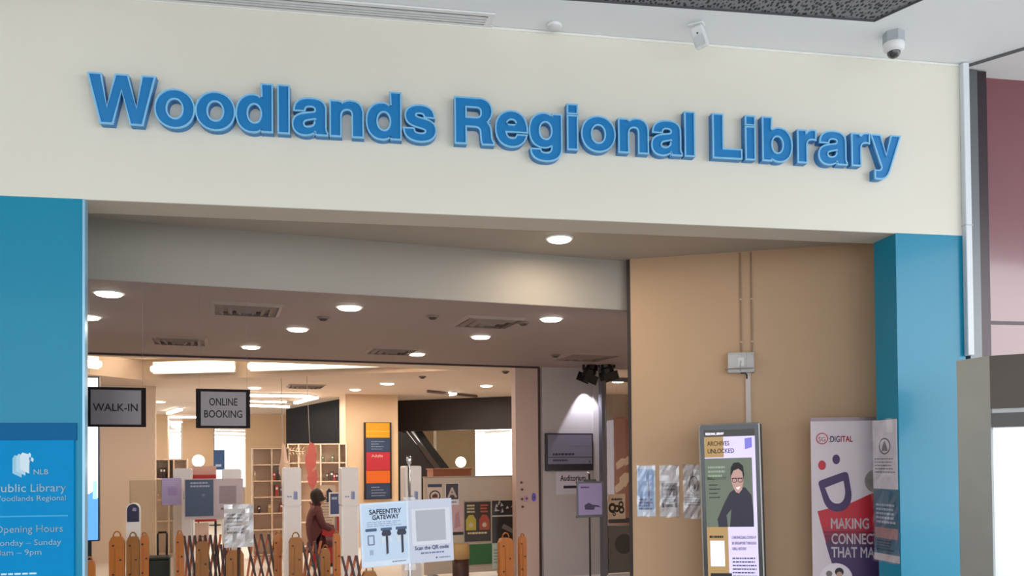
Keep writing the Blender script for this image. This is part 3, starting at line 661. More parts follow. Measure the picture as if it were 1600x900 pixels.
def notice(x0, y0, x1, y1, Y, a, lab, kind, on=None):
    loc, w, h = rect(x0, y0, x1, y1, Y, a)
    if on:   # lie on a given plane
        c, n = on; q = on_plane((x0 + x1) / 2, (y0 + y1) / 2, c, n); l_ = on_plane(x0, (y0 + y1) / 2, c, n); r_ = on_plane(x1, (y0 + y1) / 2, c, n)
        tp = on_plane((x0 + x1) / 2, y0, c, n); bt = on_plane((x0 + x1) / 2, y1, c, n); w, h = (r_ - l_).length, tp.z - bt.z; loc = Vector((q.x, q.y, bt.z))
    t = thing('laminated_notice', lab, 'notice', loc, a, 'laminated notices')
    base, ink = {'pale': (S(206, 216, 240), S(70, 84, 140)), 'grey': (S(200, 192, 200), S(74, 64, 72)), 'mauve': (S(184, 168, 170), S(70, 58, 62)), 'white': (S(220, 220, 236), S(90, 96, 116)), 'teal': (S(62, 112, 142), S(24, 50, 70))}[kind]
    pm = mat('notice_' + kind, base, .3, var=.08, scale=18); im = mat('notice_ink_' + kind, ink, .5, var=.1)
    box('sheet', -w / 2, w / 2, -.003, 0, 0, h, pm, t)
    if kind == 'pale':
        patch('picture', R4(-w * .42, w * .42, h * .14, h * .94), mat('sky_print', S(138, 172, 224), .4, var=.2, scale=20), t, -.0035)
        patch('tower', [(w * .08, h * .2), (w * .2, h * .2), (w * .18, h * .62), (w * .13, h * .7)], im, t, -.0045)
        lines('skyline', im, t, -w * .4, w * .4, h * .12, h * .36, 4, -.005, .7, .3, 3)
    elif kind == 'grey':
        patch('title_block', R4(-w * .4, w * .42, h * .28, h * .66), mat('block_grey', S(130, 118, 128), .4), t, -.0035)
        lines('small_print', im, t, -w * .36, w * .38, h * .5, h * .64, 2, -.0055, .6, .2, 5)
        lines('small_print', im, t, -w * .36, w * .38, h * .3, h * .46, 3, -.0055, .35, .2, 6)
        for s in (-.4, .28): patch('corner_mark', R4(w * s, w * (s + .13), h * .18, h * .27), im, t, -.0035)
        lines('small_print', im, t, -w * .2, w * .2, h * .17, h * .26, 1, -.0045, .6, .1, 9)
    elif kind in ('mauve', 'white'):
        patch('seal', circ(0, h * (.63 if kind == 'mauve' else .62), w * .24, 26, h * .17 if kind == 'mauve' else h * .12), im, t, -.0035, holes=[circ(0, h * (.63 if kind == 'mauve' else .62), w * .2, 26, h * .145 if kind == 'mauve' else h * .1)])
        patch('seal_figure', [(-w * .12, h * .55), (w * .12, h * .55), (w * .08, h * .62), (0, h * .7), (-w * .08, h * .62)], mat('seal_ink', S(120, 110, 118), .5), t, -.0036)
        lines('small_print', im, t, -w * .42, w * .42, h * .22, h * .46, 5, -.0045, .28, .3, 7)
    else:
        patch('footer', R4(-w / 2, w / 2, 0, h * .1), mat('footer_white', S(206, 198, 206), .4), t, -.0035)
        patch('band', R4(-w * .45, w * .45, h * .32, h * .47), mat('rosy_print', S(176, 138, 146), .4, var=.3, scale=30), t, -.0035)
        lines('small_print', mat('pale_print', S(180, 200, 220), .4), t, -w * .4, w * .4, h * .52, h * .82, 5, -.0045, .5, .3, 8)
        lines('small_print', im, t, -w * .4, w * .3, h * .14, h * .3, 4, -.0045, .4, .3, 11)
    # crinkled clear sleeve over the sheet
    bm = bmesh.new(); nx, nz = 6, 10; g_ = []
    r = random.Random(int(x0))
    for j in range(nz + 1):
        g_.append([bm.verts.new((-w * .52 + w * 1.04 * i / nx, -.0065 - .016 * r.random(), -h * .02 + h * 1.04 * j / nz)) for i in range(nx + 1)])
    for j in range(nz):
        for i in range(nx): bm.faces.new((g_[j][i], g_[j][i + 1], g_[j + 1][i + 1], g_[j + 1][i]))
    new('clear_sleeve', mesh_of(bm), SLEEVE, t)
wn = Vector((-math.sin(RA), math.cos(RA), 0))
WP = (Vector((W0.x, W0.y, 1)) - wn * .002, wn)
notice(995.5, 728, 1024, 806.5, 6.6, RA, 'leftmost laminated notice on the tan wall with a blue city picture', 'pale', WP)
notice(1031, 728, 1061, 807, 6.5, RA, 'middle of three laminated notices on the tan wall', 'grey', WP)
notice(1068, 727, 1100, 809, 6.4, RA, 'laminated notice with round seal partly behind the digital kiosk', 'mauve', WP)
# the two on the inner side of the right pillar
pa = FA + PI / 2 * -1
pc = FO + e1(FA) * UP0
PS = (Vector((pc.x, pc.y, 1)) - e1(FA) * .002, e1(FA))
notice(1364, 656, 1402, 764, 6, FA - PI / 2, 'upper white laminated notice with round seal on the right blue pillar', 'white', PS)
notice(1366, 766, 1405, 877, 6, FA - PI / 2, 'lower teal laminated notice on the right blue pillar', 'teal', PS)

# ---------------------------------------------------------------- wall cables and wireless box on the tan wall
def wpt(px, py, off=0): return on_plane(px, py, Vector((W0.x, W0.y, 1)) - wn * off, wn)
def wx(px, py=600): return (wpt(px, py) - Vector((W0.x, W0.y, 0))).dot(e1(RA))
def wz(px, py): return wpt(px, py).z
WL = Vector((W0.x, W0.y, 0))
for px, lab in ((1159, 'left thin cable running down the tan wall'), (1176, 'right thin cable running down the tan wall')):
    o = box('wall_cable', wx(px) - .006, wx(px) + .006, -.012, 0, wz(px, 556), 3.29, mat('cable_tan_grey', S(150, 120, 98), .5), None, .003); o.location = WL; o.rotation_euler = (0, 0, RA); tag(o, lab, 'cable', 'cables on the tan wall')
    for zz in (2.55, 2.9): box('clip', wx(px) - .01, wx(px) + .01, -.015, 0, zz, zz + .012, col(190, 172, 152), o)
o = box('cable_trunking', wx(1164.5), wx(1173), -.02, 0, 1.2, wz(1169, 582), mat('trunking_grey', S(200, 186, 180), .5), None, .003); o.location = WL; o.rotation_euler = (0, 0, RA); tag(o, 'pale trunking from the wall box down behind the kiosk', 'cable trunking')
t = thing('wall_bracket_box', 'clear plastic cabled box fixed on the tan wall above the kiosk', 'junction box', WL + e1(RA) * wx(1158) + Vector((0, 0, wz(1158, 583))), RA)
hb = wz(1158, 552) - wz(1158, 583); wb = wx(1178) - wx(1137)
box('back_plate', -wb / 2, wb / 2, -.008, 0, 0, hb, mat('plate_grey', S(196, 178, 166), .4), t)
boxes('rim', [(-wb / 2, wb / 2, -.06, -.008, 0, .008), (-wb / 2, wb / 2, -.06, -.008, hb - .008, hb), (-wb / 2, -wb / 2 + .008, -.06, -.008, 0, hb), (wb / 2 - .008, wb / 2, -.06, -.008, 0, hb), (wb * .2, wb * .23, -.062, -.008, 0, hb)], mat('rim_grey', S(172, 158, 150), .3), t)
box('cover', -wb / 2, wb / 2, -.062, -.06, 0, hb, mat('clear_cover', (.9, .9, .9), .1, var=0, alpha=.25, spec=.9), t)
boxes('socket', [(-wb * .1, wb * .12, -.04, -.008, hb * .35, hb * .75)], WHITE, t)
tube('cable', [(0, -.05, hb * .6), (-.01, -.055, hb * .2), (0, -.05, -.005), (.03, -.04, 0), (.045, -.03, -.02), (.045, -.015, -.05)], .006, BLACK, t)
box('shelf_lip', -wb * .6, wb * .45, -.08, -.02, hb * .18, hb * .22, col(150, 136, 126), t)

# ---------------------------------------------------------------- digital kiosk
kx0, kx1 = wx(1098, 760), wx(1198, 760)
loc, kw, kh = rect(1099, 661, 1196, 900, 6.48, RA)
ztop = loc.z + kh
t = thing('digital_kiosk', 'tall freestanding digital display kiosk against the tan wall', 'kiosk', (loc.x, loc.y, 0), RA)
t.rotation_euler = (0, math.radians(-1.0), RA)
kh = ztop; kd = .09
body = box('body', -kw / 2, kw / 2, 0, kd, .06, kh, mat('kiosk_silver', S(176, 170, 166), .3, metal=.6), t, .012)
box('back_shell', -kw / 2 + .01, kw / 2 + .012, .02, kd + .05, .06, kh - .01, BLACK, t, .01)
box('base_plate', -kw * .6, kw * .6, -.12, kd + .14, 0, .03, BLACK, t, .005)
box('plinth', -kw * .4, kw * .4, .01, kd, .03, .08, BLACK, t)
patch('bezel', rrect(-kw / 2 + .012, kw / 2 - .012, .1, kh - .012, .012), mat('bezel_black', S(26, 24, 26), .15, coat=.6), t, -.001)
scr = patch('screen', R4(-kw / 2 + .042, kw / 2 - .042, .3, kh - .05), glow(196, 186, 226, .62), t, -.0025)
sw = kw - .084; st = kh - .05
def kr(a, b_, c, d): return R4(-sw / 2 + sw * a, -sw / 2 + sw * b_, st - sw * d, st - sw * c)     # widths of the screen, from its top
def kp(fx, fy): return (-sw / 2 + sw * fx, st - sw * fy)
TANS = glow(160, 130, 84, .5); GRN = glow(98, 106, 92, .4); INK = mat('screen_ink', S(22, 20, 26), .4)
def sp(name, poly, m, dy=0): return patch(name, poly, m, scr, -.004 - dy, .0006)
sp('top_bar', kr(0, 1, 0, .14), mat('screen_dark', S(62, 54, 52), .3))
text('lettering', 'REGIONAL LIBRARY', .026, glow(235, 230, 235, .8), scr, -sw / 2 + .012, st - sw * .10, -.0065, 'LEFT', .01, width=sw * .36)
sp('tan_block', kr(0, .38, .14, .56), TANS)
text('lettering', 'ARCHIVES', .05, mat('screen_gold_ink', S(112, 86, 44), .4), scr, -sw / 2 + sw * .06, st - sw * .32, -.0065, 'LEFT', .016, width=sw * .44)
text('lettering', 'UNLOCKED', .05, INK, scr, -sw / 2 + sw * .06, st - sw * .475, -.0065, 'LEFT', .012, width=sw * .52)
sp('corner_logo', [kp(.80, .19), kp(.94, .17), kp(.94, .37), kp(.80, .41)], glow(112, 108, 190, .6))
sp('photo', kr(.0, .93, .58, 1.98), GRN)
sp('tan_strip', kr(0, .42, 1.98, 3.4), TANS)
lines('photo_print', glow(132, 146, 128, .5), scr, -sw / 2 + sw * .06, -sw / 2 + sw * .42, st - sw * .98, st - sw * .72, 3, -.0062, .5, .3, 4)
sp('photo_label', kr(.04, .42, .95, 1.02), INK)
lines('photo_print', INK, scr, -sw / 2 + sw * .07, -sw / 2 + sw * .3, st - sw * 1.42, st - sw * 1.08, 4, -.0062, .25, .4, 5)
# figure in the photograph: neck, jacket, arm, face, hair, glasses
JK = mat('jacket_print', S(44, 36, 58), .4, var=.1); SK = glow(176, 140, 132, .42)
sp('figure_jacket', [kp(.46, 1.98), kp(.50, 1.62), kp(.40, 1.74), kp(.42, 1.98), kp(.24, 1.98), kp(.22, 1.82), kp(.36, 1.50), kp(.48, 1.28), kp(.60, 1.20), kp(.78, 1.18), kp(.90, 1.34), kp(.93, 1.7), kp(.93, 1.98)], JK, .0008)
sp('figure_face', [kp(.51, .86), kp(.55, .80), kp(.68, .80), kp(.74, .88), kp(.75, 1.05), kp(.72, 1.22), kp(.66, 1.30), kp(.60, 1.28), kp(.54, 1.16), kp(.51, 1.02)], SK, .0016)
sp('figure_hair', [kp(.50, .98), kp(.51, .78), kp(.57, .68), kp(.67, .67), kp(.75, .74), kp(.77, .92), kp(.755, 1.02), kp(.73, .86), kp(.66, .80), kp(.56, .84), kp(.525, .92)], mat('hair_print', S(26, 22, 28), .5), .0024)
GL = mat('glasses_print', S(52, 40, 50), .4)
sp('figure_glasses', [kp(.52, .985), kp(.745, .985), kp(.745, 1.0), kp(.52, 1.0)], GL, .003)
for gx in (.575, .69): patch('figure_glasses', circ(*kp(gx, 1.035), sw * .048, 16), GL, scr, -.007, .0006, holes=[circ(*kp(gx, 1.035), sw * .036, 14)])
sp('figure_smile', [kp(.60, 1.18), kp(.69, 1.16), kp(.66, 1.22), kp(.62, 1.22)], glow(220, 205, 205, .6), .003)
sp('blank_code_square', kr(.06, .34, 2.26, 2.78), glow(214, 214, 230, .8), .0008)
lines('caption', INK, scr, -sw / 2 + sw * .05, -sw / 2 + sw * .34, st - sw * 2.22, st - sw * 2.14, 1, -.0062, .6, .05, 2)
sp('black_note', kr(.05, .47, 2.92, 3.6), INK, .0008)
lines('note_print', glow(225, 220, 225, .8), scr, -sw / 2 + sw * .1, -sw / 2 + sw * .43, st - sw * 3.5, st - sw * 3.0, 6, -.0072, .35, .3, 6)
for k, wd in enumerate(('CHRONICLING COVID-19', 'IN SINGAPORE THROUGH', 'ORAL HISTORY')):
    text('lettering', wd, .03, INK, scr, -sw / 2 + sw * .49, st - sw * (2.22 + .115 * k), -.0065, 'LEFT', .016, width=sw * (.47, .47, .28)[k])
lines('body_print', mat('screen_grey_ink', S(80, 74, 96), .4), scr, -sw / 2 + sw * .49, -sw / 2 + sw * .96, st - sw * 3.16, st - sw * 2.58, 8, -.0062, .38, .12, 12)
sp('foot_logo', circ(*kp(.86, 3.3), sw * .06, 14), INK)

# ---------------------------------------------------------------- roll-up banner
loc, w, h = rect(1268, 652.5, 1446, 900, 6.42, RA + math.radians(6))
zt_ = loc.z + h
t = thing('roll_up_banner', 'white roll-up banner with red and purple print beside the right pillar', 'banner', (loc.x, loc.y, 0), RA + math.radians(6))
h = zt_
cl = box('canvas', -w / 2, w / 2, 0, .004, .09, h, mat('banner_white', S(222, 206, 214), .5, var=.03), t)
box('top_rail', -w / 2 - .002, w / 2 + .002, -.008, .012, h - .022, h + .004, mat('rail_mauve_grey', S(150, 130, 136), .4, metal=.3), t)
box('base_cassette', -w / 2 - .01, w / 2 + .01, -.09, .1, 0, .09, STEEL, t, .015)
tube('support_pole', [(0, .03, .06), (0, .03, h - .01)], .01, STEEL, t)
def bq(px, py): return ((px - 1268) / 178 * w - w / 2, h - (py - 652.5) / 247.5 * (zt_ - loc.z))
pxm = w / 178
RED = mat('banner_red', S(196, 28, 48), .45, var=.03); PUR = mat('banner_purple', S(66, 40, 92), .45, var=.03)
c = bq(1286, 684.5)
def bp_(name, poly, m, dy=0): return patch(name, poly, m, cl, -.0004 - dy, .0006)
bp_('logo_ring', circ(*c, pxm * 9.6, 28), RED, 0)
bp_('logo_ring_inside', circ(*c, pxm * 7.9, 28), mat('banner_white', None), .0008)
text('lettering', 'SG', .05, RED, cl, c[0], c[1] - pxm * 4.6, -.0022, bold=.004, width=pxm * 11)
x, z = bq(1296.5, 690)
text('lettering', ':DIG', .066, PUR, cl, x, z, -.0022, 'LEFT', .02, width=pxm * 17.5)
x, z = bq(1315, 690)
text('lettering', 'ITAL', .066, RED, cl, x, z, -.0022, 'LEFT', .02, width=pxm * 19)
bp_('red_dot', circ(*bq(1285.5, 726.5), pxm * 6.2, 24, pxm * 8), RED); bp_('purple_dot', circ(*bq(1308, 717.5), pxm * 6, 24, pxm * 8), PUR)
bp_('red_shape', [bq(1277, 799), bq(1330, 786), bq(1363, 771), bq(1400, 765), bq(1440, 790), bq(1440, 850), bq(1290, 850)], RED)
bp_('purple_shape', [bq(1289, 848), bq(1440, 848), bq(1440, 920), bq(1312, 920), bq(1297, 876)], PUR)
# the wine coloured run between red and purple
for k in range(4):
    f = k / 4; bp_('blend_strip', [bq(1284 + 2 * k, 824 + 7 * k), bq(1440, 824 + 7 * k), bq(1440, 832 + 7 * k), bq(1286 + 2 * k, 832 + 7 * k)], mat('wine_%d' % k, S(170 - 28 * k, 30 + 2 * k, 54 + 9 * k), .45), .0008)
Do = path((1279.5, 757), (1279, 752, 1281, 751, 1285, 749.5), (1318, 738), (1324, 736.5, 1326, 738, 1327, 743), (1331, 768), (1333, 784, 1326, 797, 1312, 799.5), (1298, 801, 1290, 793, 1286.5, 781))
Di = path((1289.5, 762), (1319, 751), (1321, 764), (1322, 776, 1319, 785, 1311, 787), (1303, 788, 1298, 784, 1295, 776))
bp_('logo_smile', [bq(*p) for p in Do], PUR, .0016, ) if False else patch('logo_smile', [bq(*p) for p in Do], PUR, cl, -.0022, .0006, holes=[[bq(*p) for p in Di]])
WP_ = mat('banner_letter_white', S(240, 226, 234), .5, var=.02)
for (px, py, wd, wpx) in ((1297, 826, 'MAKING', 60), (1298, 850, 'CONNECTIONS', 110), (1298, 871, 'THAT MATTER', 104)):
    x, z = bq(px, py); text('lettering', wd, pxm * 24, WP_, cl, x, z, -.0035, 'LEFT', .022, width=pxm * wpx)
bp_('photo_disc', circ(*bq(1372, 752), pxm * 20, 24), mat('photo_print', S(150, 138, 132), .5, var=.4, scale=20), .0008)
bp_('photo_ring', circ(*bq(1305, 905), pxm * 26, 28), WP_, .0024)
bp_('photo_person_hair', circ(*bq(1310, 894), pxm * 7, 16), mat('hair_print', None), .0032); bp_('photo_person_face', circ(*bq(1310, 898), pxm * 4.6, 14), mat('skin_print', S(196, 150, 130), .5), .004)
bp_('photo_person_hair', circ(*bq(1294, 897), pxm * 5, 16), mat('grey_hair_print', S(120, 110, 108), .5), .0032)

# ================================================================== inside the hall
def RX(w, f): return -w / 2 + w * f
def board(name, lab, cat, px, Y, m, a=IA, t_=.008, group=None, rise=None):
    loc, w, h = rect(*px, Y, a); t = thing(name, lab, cat, loc, a, group)
    box('panel', -w / 2, w / 2, 0, t_, 0, h, m, t)
    return t, w, h
def stand(t, z, w=.012, m=None, base=.16, x=0, y=.02):
    tube('pole', [(x, y, -z), (x, y, .0)], w, m or BLACK, t)
    lathe('foot', [(0, .02), (base * .9, .018), (base, 0), (0, 0)], m or BLACK, t, 20, (x, y, -z))

# ---- check-in sign on its pole
INKN = mat('navy_ink', S(30, 40, 84), .5, var=.04)
loc, w, h = rect(562, 782, 706, 881, 5.72)
t = thing('check_in_sign', 'two page pale blue check-in sign on a chrome pole', 'sign stand', (loc.x, loc.y, 0), IA)
xp = (640 - 562) / 144 * w - w / 2; ztop = at_y(640, 713, loc.y).z
tube('pole', [(xp, .03, .02), (xp, .03, ztop - .05)], .011, CHROME, t); lathe('pole_cap', [(0, ztop - .055), (.016, ztop - .055), (.02, ztop - .03), (.02, ztop), (0, ztop + .004)], CHROME, t, 14, (xp, .03, 0))
lathe('foot', [(0, .025), (.15, .022), (.16, 0), (0, 0)], CHROME, t, 28, (xp, .03, 0))
box('clip', xp - .04, xp + .04, .012, .045, loc.z + h * .96, loc.z + h * 1.05, ACRYL, t); box('clip', xp - .04, xp + .04, .012, .045, loc.z - .05, loc.z + .02, ACRYL, t)
tw = math.radians(-2.2)
wl_ = w * 76 / 144; wr_ = w - wl_
A = box('page', -wl_, 0, 0, .006, 0, h, mat('page_light_blue', S(186, 208, 232), .35, var=.03), t); A.location = (xp, 0, loc.z); A.rotation_euler = (0, tw, math.radians(4))
B = box('page', 0, wr_, 0, .006, 0, h, mat('page_lilac_grey', S(196, 202, 220), .35, var=.03), t); B.location = (xp, 0, loc.z); B.rotation_euler = (0, tw, math.radians(-4))
patch('border', R4(-wl_ * .99, -wl_ * .01, h * .01, h * .99), mat('page_edge', S(206, 220, 236), .35), A, 0, .0008, holes=[R4(-wl_ * .955, -wl_ * .045, h * .09, h * .97)])
def ap(f, g): return (-wl_ * (1 - f), h * (1 - g))
text('lettering', 'SAFEENTRY', h * .105, INKN, A, -wl_ * .48, h * .82, bold=.025, width=wl_ * .66)
text('lettering', 'GATEWAY', h * .1, INKN, A, -wl_ * .48, h * .735, bold=.025, width=wl_ * .55)
lines('small_print', mat('blue_grey_ink', S(120, 140, 176), .5), A, -wl_ * .86, -wl_ * .14, h * .62, h * .71, 3, -.0015, .3, .3, 21)
for k in range(3):
    x0 = .1 + .31 * k; patch('column_header', rrect(ap(x0, 0)[0], ap(x0 + .23, 0)[0], h * .555, h * .6, .006), mat('teal_navy_ink', S(54, 82, 122), .5), A, -.001)
patch('phone_icon', rrect(ap(.14, 0)[0], ap(.28, 0)[0], h * .34, h * .5, .008), mat('icon_grey', S(110, 124, 156), .5), A, -.001, holes=[R4(ap(.165, 0)[0], ap(.255, 0)[0], h * .36, h * .48)])
patch('page_icon', R4(ap(.175, 0)[0], ap(.245, 0)[0], h * .19, h * .27), mat('icon_pale', S(150, 176, 196), .5), A, -.001)
for x0 in (.43, .745):
    patch('gateway_icon', [ap(x0 - .005, .50), ap(x0 + .02, .44), ap(x0 + .17, .44), ap(x0 + .195, .50), ap(x0 + .17, .53), ap(x0 + .125, .53), ap(x0 + .125, .80), ap(x0 + .08, .82), ap(x0 + .08, .53), ap(x0 + .02, .53)], mat('icon_navy', S(22, 28, 54), .5), A, -.001)
    patch('hand_icon', [ap(x0 - .02, .56), ap(x0 + .06, .54), ap(x0 + .06, .64), ap(x0 + .0, .64)], mat('hand_pale', S(206, 214, 226), .5), A, -.001)
    patch('hand_icon', [ap(x0 + .14, .55), ap(x0 + .21, .54), ap(x0 + .2, .62), ap(x0 + .14, .63)], mat('hand_pale', None), A, -.001)
lines('footer_print', mat('icon_grey', None), A, -wl_ * .38, -wl_ * .06, h * .045, h * .075, 1, -.0015, .6, .1, 23)
patch('white_field', R4(wr_ * .06, wr_ * .95, h * .28, h * .86), mat('field_pale', S(214, 216, 226), .4), B, -.0004)
patch('blank_code_square', R4(wr_ * .16, wr_ * .84, h * .34, h * .83), mat('square_grey', S(176, 178, 188), .5, var=.05), B, -.0012)
text('lettering', 'Scan the QR code', h * .085, mat('violet_ink', S(58, 62, 132), .5), B, wr_ * .5, h * .205, -.002, bold=.018, width=wr_ * .78)
lines('small_print', mat('violet_grey_ink', S(110, 116, 164), .5), B, wr_ * .24, wr_ * .8, h * .13, h * .17, 1, -.0015, .6, .1, 25)
patch('logo_dot', circ(wr_ * .6, h * .065, .006, 10), INKN, B, -.001); lines('footer_print', mat('icon_grey', None), B, wr_ * .66, wr_ * .94, h * .05, h * .08, 1, -.0015, .6, .1, 26)

# ---- accordion barriers
def barrier(lab, posts, lat, Y, top=832, grp='orange accordion barriers'):
    """posts: (px centre, px width, py top, material); lat: (px from, px to, slat pairs, py top)"""
    c = posts[0] if posts else (lat[0][0], 0, top)
    loc, _, _ = rect(c[0] - 2, 880, c[0] + 2, 890, Y); O2 = Vector((loc.x, loc.y, 0))
    t = thing('accordion_barrier', lab, 'barrier', O2, IA, grp); n = e2(IA)
    def U(px, py=880): return (on_plane(px, py, O2 + Vector((0, 0, 1)), n) - O2).dot(e1(IA))
    def Zp(px, py): return on_plane(px, py, O2 + Vector((0, 0, 1)), n).z
    for px, wpx, py, m in posts:
        w = abs(U(px + wpx / 2) - U(px - wpx / 2)); u = U(px); zt = Zp(px, py)
        bm = bmesh.new(); hw = w / 2
        prof = [(-hw, .06), (hw, .06), (hw, zt - .10), (hw * .72, zt - .055), (hw * .35, zt - .05), (-hw * .35, zt - .05), (-hw * .72, zt - .055), (-hw, zt - .10)]
        prism_bm(bm, [prof], lambda p: (u + p[0], -.045, p[1]), lambda p: (u + p[0], .045, p[1]))
        po = new('end_post', mesh_of(bm), m, t)
        r = max(.014, hw * .5)
        tube('handle_loop', [(u + r * math.cos(a_), -.01, zt - .05 + r * 1.5 * math.sin(a_)) for a_ in [PI * k / 8 for k in range(9)]], .008, m, po, 6)
        box('rib', u - hw * .18, u + hw * .18, -.055, -.045, .12, zt - .16, m, po)
        for k in range(5):
            zz = zt - .14 - k * .15; patch('bolt_hole', circ(u + hw * (.5 if k % 2 else -.45), zz, .011, 8), BARDARK, po, -.0455, .004)
        for s in (-1, 1): box('foot', u + s * hw * .6 - .015, u + s * hw * .6 + .015, -.2, .2, 0, .06, m, po, .004)
    for x0, x1, npair, py in lat:
        ua, ub_ = U(x0), U(x1); zt = Zp((x0 + x1) / 2, py); st_ = (ub_ - ua) / npair
        zlow = .08; hgt = zt - zlow
        for k in range(npair + 1):
            for s in (-1, 1):
                xa = ua + st_ * k; xb = xa + s * st_ * 2.0
                if k == 0 and s < 0 or k == npair and s > 0: continue
                xb = max(min(xb, ub_ + .02), ua - .02)
                yy = -.012 * s; sw_ = .012
                bm = bmesh.new()
                P = [(xa - sw_, zt), (xa + sw_, zt), (xb + sw_, zlow), (xb - sw_, zlow)]
                prism_bm(bm, [P], lambda p: (p[0], yy - .006, p[1]), lambda p: (p[0], yy + .006, p[1]))
                sl = new('slat', mesh_of(bm), BARDARK if s > 0 else BARRED, t)
            if k < npair: lathe('pivot', [(0, -.0), (.012, 0), (.012, .04), (0, .04)], ORANGE, t, 8, (ua + st_ * (k + .5), 0, zt - hgt * .24))
    return t
barrier('orange barrier folded up in two chunky posts at the left of the hall', [(183, 24, 831, ORANGE), (208, 20, 831, ORANGE2), (226, 13, 829, ORANGE)], [], 8.3)
barrier('low orange barrier post beside the left blue pillar', [(140, 17, 867, ORANGE)], [], 7.1)
barrier('orange barrier half open below the navy notice board', [(281, 13, 826, ORANGE), (316, 21, 838, ORANGE2)], [(288, 345, 7, 836)], 8.35)
barrier('orange barrier end post below the clear plastic notice', [(367, 28, 852, ORANGE2)], [(345, 357, 2, 850)], 8.4)
barrier('orange barrier stretched open in front of the white cubby shelves', [(434, 12, 828, ORANGE)], [(384, 432, 4, 834)], 8.8)
barrier('orange barrier with dark slats between the two white security gates', [(462, 21, 832, ORANGE2), (508, 15, 850, ORANGE2), (526, 11, 827, ORANGE)], [(472, 502, 3, 846)], 8.6)
barrier('orange barrier stretched wide beside the check-in sign', [(577, 22, 884, ORANGE2)], [(534, 568, 3, 868)], 8.0)
barrier('orange barrier folded up against the notice partition', [(790, 21, 834, ORANGE)], [], 9.4)
barrier('slim orange barrier post against the pink jamb', [(816, 10, 831, ORANGE)], [], 9.5)

# ---- anti-theft gates
def gate(x0, x1, y0, Y, lab):
    loc, w, h = rect(x0, y0, x1, 790, Y); z1g = loc.z; zt = loc.z + h
    t = thing('security_gate', lab, 'security gate', (loc.x, loc.y, 0), IA, 'white anti-theft gates')
    bm = bmesh.new(); prism_bm(bm, [rrect(-w / 2, w / 2, z1g, zt, .02, 3)], lambda p: (p[0], -.05, p[1]), lambda p: (p[0], .25, p[1])); new('upper_panel', mesh_of(bm), mat('gate_white', S(226, 222, 224), .35, var=.02), t)
    box('lower_panel', -w * .42, w * .42, -.04, .24, .04, z1g, mat('gate_white', None), t)
    for s in (-1, 1): box('edge_strip', s * w * .46 - .008, s * w * .46 + .008, -.045, .2, .04, z1g, mat('gate_edge', S(240, 240, 242), .25), t)
    box('foot', -w * .55, w * .55, -.1, .35, 0, .04, GREYM, t)
    zc = z1g + h * .22
    for k in range(3): patch('logo_mark', [(w * (.04 + .07 * k), zc - .02), (w * (.14 + .07 * k), zc - .03), (w * (.14 + .07 * k), zc + .06), (w * (.06 + .07 * k), zc + .08)], mat('logo_blue_%d' % k, S(150 - 12 * k, 158 - 10 * k, 196 - 6 * k), .5), t, -.0505 - .0006 * k)
    for k in range(2): patch('logo_mark', R4(-w * .3 + w * .14 * k, -w * .2 + w * .14 * k, zc + .0, zc + .018), mat('logo_blue_1', None), t, -.0505)
gate(271, 300, 732, 9.9, 'leftmost white security gate behind the navy notice board')
gate(347, 377, 733, 9.8, 'white security gate behind the clear plastic notice')
gate(443, 470, 730.5, 9.8, 'white security gate with blue logo left of the red panel')
gate(533, 559, 730, 10.0, 'white security gate with blue logo left of the check-in sign')
gate(632, 657, 728, 10.2, 'white security gate behind the chrome pole')

# ---- big upright screen at the left
loc, w, h = rect(118, 588, 155.5, 846, 7.6)
t = thing('display_screen', 'tall upright screen glowing white and blue beside the left pillar', 'screen', (loc.x, loc.y, 0), IA)
box('frame', -w / 2, w / 2, 0, .06, loc.z, loc.z + h, mat('screen_frame', S(30, 30, 50), .3), t, .004)
sc_ = box('screen', -w / 2 + .014, w / 2 - .014, -.003, 0, loc.z + .014, loc.z + h - .014, glow(240, 244, 255, 1.3), t)
def dq(px, py): return ((px - 118) / 37.5 * w - w / 2, loc.z + h - (py - 588) / 258 * h)
patch('blue_field', [dq(120, 844), dq(153, 844), dq(153, 778), dq(145, 778), dq(145, 768), dq(139, 772), dq(120, 772)], glow(84, 146, 236, .9), sc_, -.0035)
patch('blue_tower', [dq(130, 775), dq(136, 775), dq(136, 741), dq(133, 738), dq(130, 742)], glow(140, 180, 240, .95), sc_, -.0045)
patch('blue_tower', [dq(145, 780), dq(152, 780), dq(152, 752), dq(145, 752)], glow(150, 196, 246, .95), sc_, -.0045)
boxes('stand', [(-.03, .03, .02, .05, .03, loc.z), (-w * .5, w * .5, -.15, .2, 0, .03)], BLACK, t)

# ---- clear screen, lilac sheet, notice boards
loc, w, h = rect(203, 750, 284, 900, 9.35)
t = thing('acrylic_screen', 'clear upright acrylic screen with a lilac sheet stuck on it', 'acrylic screen', (loc.x, loc.y, 0), IA)
zt = loc.z + h
box('panel', -w / 2, w / 2, 0, .008, .15, zt, mat('acrylic_tint', S(196, 168, 134), .15, var=0, alpha=.4), t)
for s in (-1, 1): box('support', s * w * .45 - .02, s * w * .45 + .02, -.15, .15, 0, .2, WHITE, t)
box('edge', -w / 2 - .003, -w / 2 + .003, -.004, .012, .15, zt, mat('acrylic_edge', S(150, 128, 104), .3), t)
t, w, h = board('paper_sheet', 'plain lilac sheet on the clear acrylic screen', 'sheet', (253, 747, 283, 789), Yon((253, 747, 283, 789), rect(203, 750, 284, 900, 9.35)[0], .006), mat('lilac_paper', S(178, 164, 214), .5), t_=.002)
patch('print_block', R4(-w * .2, w * .3, h * .35, h * .65), mat('lilac_print', S(166, 148, 206), .5), t, 0); lines('small_print', mat('lilac_grey', S(196, 184, 222), .5), t, -w * .4, w * .4, h * .7, h * .9, 3, -.0015, .4, .3, 31)
